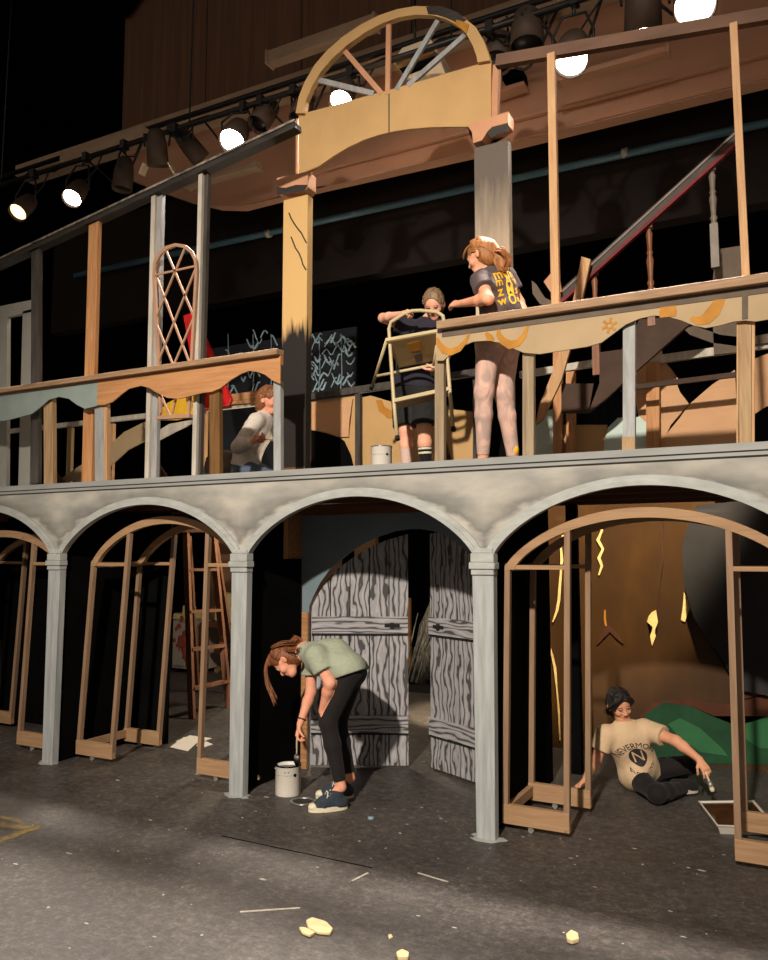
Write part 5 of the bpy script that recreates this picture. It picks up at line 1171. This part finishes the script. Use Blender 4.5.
# ---- 2. seated painter in the right arch
Q = Human('person in beige printed t-shirt sitting on the floor reaching to a paint tray', (-1.15, 1.35, 0), .95, (206, 150, 116), (30, 22, 20), (14, 10, 10),
    hipL=P(648, 780, 1.55), hipR=P(634, 784, 1.38), waist=P(637, 762, 1.42), neck=P(624, 722, 1.30), shL=P(645, 729, 1.38), shR=P(605, 735, 1.22),
    head=P(619, 704, 1.28), hf=(.62, -.70, -.34), hu=(.1, -.42, .9), elR=P(596, 760, 1.18), wrR=P(585, 780, 1.17), elL=P(676, 741, 1.28), wrL=P(699, 759, 1.22),
    knL=P(692, 764, 1.60), knR=P(657, 794, 1.10), anL=P(672, 783, 1.75), anR=P(684, 786, 1.42), toeL=P(662, 784, 1.7), toeR=P(668, 784, 1.36))
Q.lg = .86
for k in ('hipL', 'hipR'): Q.J[k].z = max(Q.J[k].z, .105)
Q.J['knR'].z = max(Q.J['knR'].z, .065); Q.J['anR'].z = .05; Q.J['toeR'].z = .045; Q.J['anL'].z = .05; Q.J['toeL'].z = .045; Q.J['wrR'].z = max(Q.J['wrR'].z, .045)
hd = gr(574, 789, .012) - Q.J['wrR']
Q.hands = [(Q.J['wrR'], hd, (0, 0, -1), (.5, -.5, 0), dict(curl=.15, spread=1.6)), (Q.J['wrL'], P(707, 771, 1.18) - Q.J['wrL'], (-.2, .5, -.8), (-.5, -.5, 0), dict(curl=.7, thumb=.9))]
Q.build(feet=True)
shq = Q.shirt(cloth('beige_jersey', (196, 168, 134), .06, fold=.5, scale=5), sl=.6, hem=.04, g=.017, extra=lambda F: F.cone(bez(Q.J['hipR'], Q.J['knR'], .26) + Vector((0, 0, .015)), Q.J['hipR'] + Vector((.04, .04, .05)), .084, .09, .05))
Q.bottoms(cloth('black_trouser_twill', (30, 26, 27), .15, fold=.4), t1=.95, g=.014, name='trousers')
Q.shoe('R', cloth('black_shoe_canvas', (34, 30, 30), .2, fold=.2), M['whitestud'], None, .3)
Q.shoe('L', bpy.data.materials['black_shoe_canvas'], M['rubber'], None, .3)
def sweep(F, c, f, u, l, q):
    F.cone(c + u * .06 + f * .05 + l * .03, c - u * .0 + f * .03 + l * .075, .03, .022, .02); F.cone(c + u * .06 + f * .05 - l * .03, c - u * .01 + f * .035 - l * .075, .03, .024, .02)
    F.cone(c - f * .07 - u * .03, c - f * .075 - u * .1, .06, .045, .03)
qc, qf, qu, ql = Q.J['head'], Q.hf, Q.hu, Q.hl
def qp(a, b, c_): return qc + qf * (a * .95) + ql * (b * .95) + qu * (c_ * .95)
Q.cap(sweep, strands=[([qp(.07, .005 * g_, .105), qp(.078, .04 * g_, .085), qp(.058, .076 * g_, .04), qp(.01, .088 * g_, -.01), qp(-.03, .078 * g_, -.05), qp(-.05, .06 * g_, -.1)], 26, .008, .0045) for g_ in (-1, 1)], seed=4, face=(.08, .066, .105), fup=-.04, gather=Q.J['head'] - Q.hf * .1 - Q.hu * .06)
ch = (Q.J['shL'] + Q.J['shR']) / 2; upq = (ch - Q.J['waist']).normalized(); lq = Q.lat; nq = lq.cross(upq); nq = nq if nq.y < 0 else -nq
uxq = lq if lq.x > 0 else -lq; cq = bez(ch, Q.J['waist'], .54)
ink = paint('charcoal_print_ink', (44, 40, 40), .1, 30, .8)
imprint(shq, textmesh('NEVERMORE', .062, .155), cq + upq * .088, uxq, upq, nq, ink, shq, 'lettering')
imprint(shq, disc2d(.066), cq, uxq, upq, nq, ink, shq, 'emblem_disc', .002)
imprint(shq, textmesh('N', .12), cq, uxq, upq, nq, bpy.data.materials['beige_jersey'], shq, 'emblem_letter', .005)
me = textmesh('ACADEMY', .042); 
for v in me.vertices: v.co.y += .16 * (1 - math.cos(v.co.x / .16))
imprint(shq, me, cq - upq * .108, uxq, upq, nq, ink, shq, 'lettering')
brush(P(703, 764, 1.2), P(713, 792, 1.12), 1.3, 'thin pale paintbrush in the outstretched hand of the seated painter', M['whitebox'], M['whitebox'], .03)

# ---- 3. girl holding the step stool on the balcony
A = Human('person in dark t-shirt and black shorts holding up a cream step stool on the balcony', (-2.6, .95, 2.2), .93, (226, 170, 142), (150, 122, 92), (92, 70, 50),
    hipL=P(423, 386, .95), hipR=P(403, 388, 1.0), waist=P(414, 358, .92), neck=P(428, 320, .84), shL=P(444, 328, .80), shR=P(409, 328, .88),
    head=P(434, 304, .76), hf=(.12, -.74, -.66), hu=(.1, -.6, .79), elR=P(383, 318, .78), wrR=P(404, 314, .60), elL=P(447, 352, .70), wrL=P(440, 368, .62),
    knL=P(424, 428, .93), knR=P(406, 430, .97), anL=P(426, 464, .95), anR=P(407, 465, .99), toeL=P(428, 478, .80), toeR=P(404, 478, .84))
for k in 'LR': A.J['an' + k].z = 2.29; A.J['toe' + k].z = 2.228
A.hands = [(A.J['wrR'], P(414, 311, .54) - A.J['wrR'], (.1, -.4, -.9), (.4, -.6, .3), dict(curl=1.0, thumb=1.0)), (A.J['wrL'], P(428, 370, .60) - A.J['wrL'], (0, -.1, 1), (-.1, -.9, .1), dict(curl=.35))]
A.build()
sa = A.shirt(cloth('navy_jersey', (44, 42, 52), .12, fold=.5), sl=.5, hem=-.02, g=.018)
A.bottoms(cloth('black_shorts_twill', (36, 36, 36), .15, fold=.5, scale=9), g=.016, name='shorts', thigh=.92, wide=.018)
for sd, m, st_ in (('L', cloth('black_sock_knit', (30, 26, 28), .1, fold=.1), True), ('R', cloth('pale_sock_knit', (206, 176, 160), .08, fold=.1), False)):
    F = Field(); b, c = A.J['kn' + sd], A.J['an' + sd]; e = bez(b, c, .42); F.cone(e, c, .056 * A.s, .042 * A.s, .01, [(tuple(e), tuple((b - c).normalized()))]); so = A.garment('sock', F, m)
    if st_:
        for t in (.46, .56): p0, p1 = bez(b, c, t), bez(b, c, t + .045); G().lathe([(.0585 * A.s, 0), (.0575 * A.s, (p1 - p0).length)], p0, p1 - p0, 20, cap=False).o('stripe', solew, so)
    A.shoe(sd, can_cv, solew, lacew, .3)
A.cap(face=(.088, .068, .112), fup=-.032, extra=lambda F, c, f, u, l, q: F.cone(c - f * .08 + u * .03, c - f * .1 - u * .05, .05, .035, .03), seed=6)

# step stool held in the air
ld = thing('step_stool', 'cream metal folding step stool held up in the air by the balcony railing', 'step stool', P(415, 400, .45))
E2 = M['ladderpaint']
G().tube([P(397, 437, .42), P(394, 403, .46), P(390, 345, .50), P(389, 329, .51), P(391, 322, .515), P(404, 314, .52), P(412, 311, .525), P(420, 310.5, .53), P(437, 312, .53), P(443, 316, .53), P(444.5, 325, .525), P(447, 355, .50), P(450, 392, .46), P(453, 428, .42)], .0135, 10).o('front_frame', E2, ld)
for a, b in (((387, 339), (372, 387)), ((437, 346), (432, 375))): G().tube([P(a[0], a[1], .52), P(b[0], b[1], .80)], .0125, 10).o('rear_leg', E2, ld)
for a, b, y in (((377, 376), (433, 365), .72), ): G().tube([P(*a, y), P(*b, y)], .0115, 10).o('rear_bar', E2, ld)
for p, q in ((P(397, 436, .42), P(398, 440, .415)), (P(453, 427, .42), P(453.6, 431, .415)), (P(372.5, 385, .79), P(371, 389, .81))): G().tube([p, q], .0165, 10).o('foot_cap', M['rubber'], ld)
s4 = [P(386, 341, .46), P(437, 332, .46), P(434, 361, .74), P(399, 368, .74)]
nn = (s4[1] - s4[0]).cross(s4[3] - s4[0]).normalized(); nn = nn if nn.z > 0 else -nn
def plate(q4, th, nm, mat):
    g = G(); a = [g.bm.verts.new(p) for p in q4]; b = [g.bm.verts.new(p + nn * th) for p in q4]; g.bm.faces.new(a); g.bm.faces.new(b[::-1])
    for i in range(4): g.bm.faces.new((a[i], a[(i + 1) % 4], b[(i + 1) % 4], b[i]))
    return g.o(nm, mat, ld)
se = plate(s4, .028, 'seat', E2)
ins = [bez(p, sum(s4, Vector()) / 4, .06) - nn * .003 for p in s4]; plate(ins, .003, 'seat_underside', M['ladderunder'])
mid = lambda u, v, k=.005: bez(bez(s4[0], s4[1], u), bez(s4[3], s4[2], u), v) - nn * k
plate([mid(.40, .2), mid(.66, .18), mid(.66, .5), mid(.42, .5)], .002, 'sticker', M['ochre'])
plate([mid(.5, .62), mid(.68, .6), mid(.68, .9), mid(.5, .92)], .002, 'stamped_mark', M['greyboard'])
s4 = [P(394, 402, .44), P(449, 390, .44), P(449, 396, .62), P(397, 409, .62)]; nn = Vector((0, 0, 1)); plate(s4, .025, 'lower_step', E2)
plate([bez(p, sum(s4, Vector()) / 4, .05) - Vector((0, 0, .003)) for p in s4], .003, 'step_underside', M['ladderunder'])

# ---- 4. girl standing with her back turned
D = Human('person in dark t-shirt with yellow back print and marbled leggings standing at the balcony railing', (-1.78, .45, 2.2), .98, (222, 160, 128), (176, 118, 66), (112, 66, 34),
    hipL=P(489, 345, 0.29), hipR=P(507, 345, 0.44), waist=P(501, 312, 0.36), neck=P(488, 270, 0.34), shL=P(481, 280, 0.23), shR=P(506, 277, 0.49),
    head=P(481, 256, 0.31), hf=(-.93, .12, -.36), hu=(-.34, .05, .94), elL=P(488, 299, 0.11), wrL=P(459, 304, 0.33), elR=P(519, 303, 0.55), wrR=P(527, 325, 0.41),
    knL=P(484, 392, 0.27), knR=P(504, 394, 0.41), anL=P(483, 446, 0.33), anR=P(513, 446, 0.47), toeL=P(478, 460, 0.31), toeR=P(505, 460, 0.61))
for k in 'LR': D.J['an' + k].z = 2.29; D.J['toe' + k].z = 2.228
hL = P(447, 304, .42) - D.J['wrL']
D.hands = [(D.J['wrL'], hL, (.2, .6, -.6), (0, -.2, 1), dict(curl=.5)), (D.J['wrR'], (.05, -.3, -1), (-.7, .3, 0), (-.3, -.8, 0), dict(curl=.5))]
D.build()
sd_ = D.shirt(cloth('charcoal_jersey', (84, 72, 72), .12, fold=.5), sl=.55, hem=.0, g=.017)
D.bottoms(cloth('marbled_legging_knit', (206, 166, 148), .1, fold=.2, scale=13, c2=(164, 142, 132)), t1=.97, g=.005, name='leggings')
for s_ in 'LR': D.shoe(s_, cloth('striped_shoe_black', (24, 22, 22), .1, fold=.1), solew, None, .35, stripes=solew)
G().ball(D.J['anR'] + Vector((.02, -.018, .05)), .026, (1, 1, 1.5), 10).o('heel_patch', M['yellow'], D.t, 'yellow splash at the heel')
def bunD(F, c, f, u, l, q):
    b = P(500, 258, 0.33); F.ell(b, (f, l, u), (.05, .05, .058), .02); F.ell(P(503, 266, 0.33), (f, l, u), (.042, .042, .042), .02); F.cone(c - f * .08 + u * .02, b, .05, .035, .02)
D.cap(bunD, gather=P(497, 257, 0.33), strands=[([P(470, 246, 0.29), P(479, 245, 0.23), P(489, 251, 0.25), P(496, 257, 0.29)], 10, .008, .004), ([P(494, 252, 0.29), P(502, 251, 0.25), P(508, 260, 0.29), P(505, 270, 0.32)], 26, .011, .005), ([P(493, 256, 0.29), P(496, 264, 0.27), P(502, 271, 0.29), P(509, 268, 0.31)], 20, .010, .005), ([P(472, 243, 0.27), P(466, 249, 0.25), P(463, 257, 0.25)], 10, .006, .003)], seed=8)
chd = (D.J['shL'] + D.J['shR']) / 2; upd = (chd - D.J['waist']).normalized(); rx = -D.lat; nb = rx.cross(upd); nb = nb if nb.dot(CAM - chd) > 0 else -nb
yl = paint('yellow_print_ink', (214, 160, 30), .15, 30, .8); cb_ = bez(chd, D.J['waist'], .42) - D.lat * -.02
tx = rx if rx.dot(VR) > 0 else -rx
for (dx, dy, t, sz) in ((0.005, .09, 'mvm', .11), (-.075, .035, 'm', .085), (.02, .035, 'A', .10), (.09, .03, 'v', .08), (-.075, -.03, 'z', .095), (.02, -.03, 'M', .11), (.09, -.035, 's', .085), (-.075, -.095, 'w', .08), (.02, -.1, 'O', .105), (.085, -.1, 'a', .07)):
    imprint(sd_, textmesh(t, sz, bold=.002), cb_ + tx * dx + upd * dy, tx, upd, nb, yl, sd_, 'print_mark')

# ---- 5. kneeling painter behind the left railing
K = Human('person in pale grey sweatshirt and blue jeans kneeling at the left balcony railing', (-4.2, 1.2, 2.2), 1.05, (222, 158, 130), (148, 96, 58), (90, 54, 32),
    hipL=P(247, 468, 1.32), hipR=P(243, 470, 1.15), waist=P(248, 452, 1.23), neck=P(265, 414, 1.23), shL=P(271, 420, 1.37), shR=P(256, 421, 1.07),
    head=P(268.5, 400, 1.22), hf=(.93, .1, -.22), hu=(.22, 0, .97), elR=P(238, 447, 0.95), wrR=P(254, 441, 0.87), elL=P(290, 452, 1.39), wrL=P(300, 462, 1.27),
    knL=P(290, 473, 1.39), knR=P(280, 474, 1.09), anL=P(246, 478, 1.45), anR=P(240, 479, 1.09), toeL=P(236, 479, 1.47), toeR=P(228, 479, 1.09))
for k in 'LR': K.J['kn' + k].z = 2.28; K.J['an' + k].z = 2.25; K.J['toe' + k].z = 2.235; K.J['hip' + k].z = max(K.J['hip' + k].z, 2.37)
K.hands = [(K.J['wrR'], P(261, 440, .85) - K.J['wrR'], (.1, .3, .6), (.1, -.5, .8), dict(curl=1.0, thumb=.9)), (K.J['wrL'], (.4, -.1, -.8), (0, 0, -1), (0, -1, 0), dict(curl=.3))]
K.build()
K.shirt(cloth('pale_grey_fleece', (196, 188, 178), .06, fold=.8, scale=5), sl=1.78, hem=-.03, g=.02, name='sweatshirt')
K.bottoms(cloth('blue_denim', (84, 96, 114), .15, fold=.4), t1=.95, g=.01, name='jeans')
for s_ in 'LR': K.shoe(s_, can_cv, solew, None, .3)
def bob(F, c, f, u, l, q):
    F.cone(c - f * .05 + u * .0, c - f * .06 - u * .085, .07, .05, .03)
    for g_ in (-1, 1): F.cone(c - f * .03 + l * (.06 * g_), c - f * .05 - u * .07 + l * (.05 * g_), .04, .03, .02)
K.cap(bob, seed=9)
brush(P(259, 438.5, .84), P(278, 440.5, .82), 1.2, 'wooden paintbrush held by the kneeling painter', M['pinex'], M['whitebox'], .03)

# ================================================================== light
def spot(name, loc, aim, power, deg, col, blend=.4, size=.15):
    l = bpy.data.lights.new(name, 'SPOT'); l.energy = power; l.spot_size = math.radians(deg); l.spot_blend = blend; l.shadow_soft_size = size; l.color = col
    o = bpy.data.objects.new(name, l); COL.objects.link(o); o.location = loc; o.rotation_euler = (Vector(aim) - Vector(loc)).to_track_quat('-Z', 'Y').to_euler(); return o
spot('front_of_house_light', (-.2, -10, 7.0), (-2.5, .3, 2.1), 8600, 48, (1, .895, .775), 1.0, .16)
w = bpy.data.lights.new('backstage_fill_light', 'POINT'); w.energy = 140; w.color = (1, .84, .62); w.shadow_soft_size = .2  # unseen fill lamp, added to brighten the ladder area behind the arch
o = bpy.data.objects.new('backstage_fill_light', w); COL.objects.link(o); o.location = (-4.5, 2.5, 1.95)
wd = bpy.data.worlds.new('dim_hall'); S.world = wd; wd.use_nodes = True
wd.node_tree.nodes['Background'].inputs[0].default_value = (1, .82, .66, 1); wd.node_tree.nodes['Background'].inputs[1].default_value = .3
S.view_settings.view_transform = 'Standard'; S.view_settings.look = 'None'; S.view_settings.exposure = 0; S.view_settings.gamma = 1
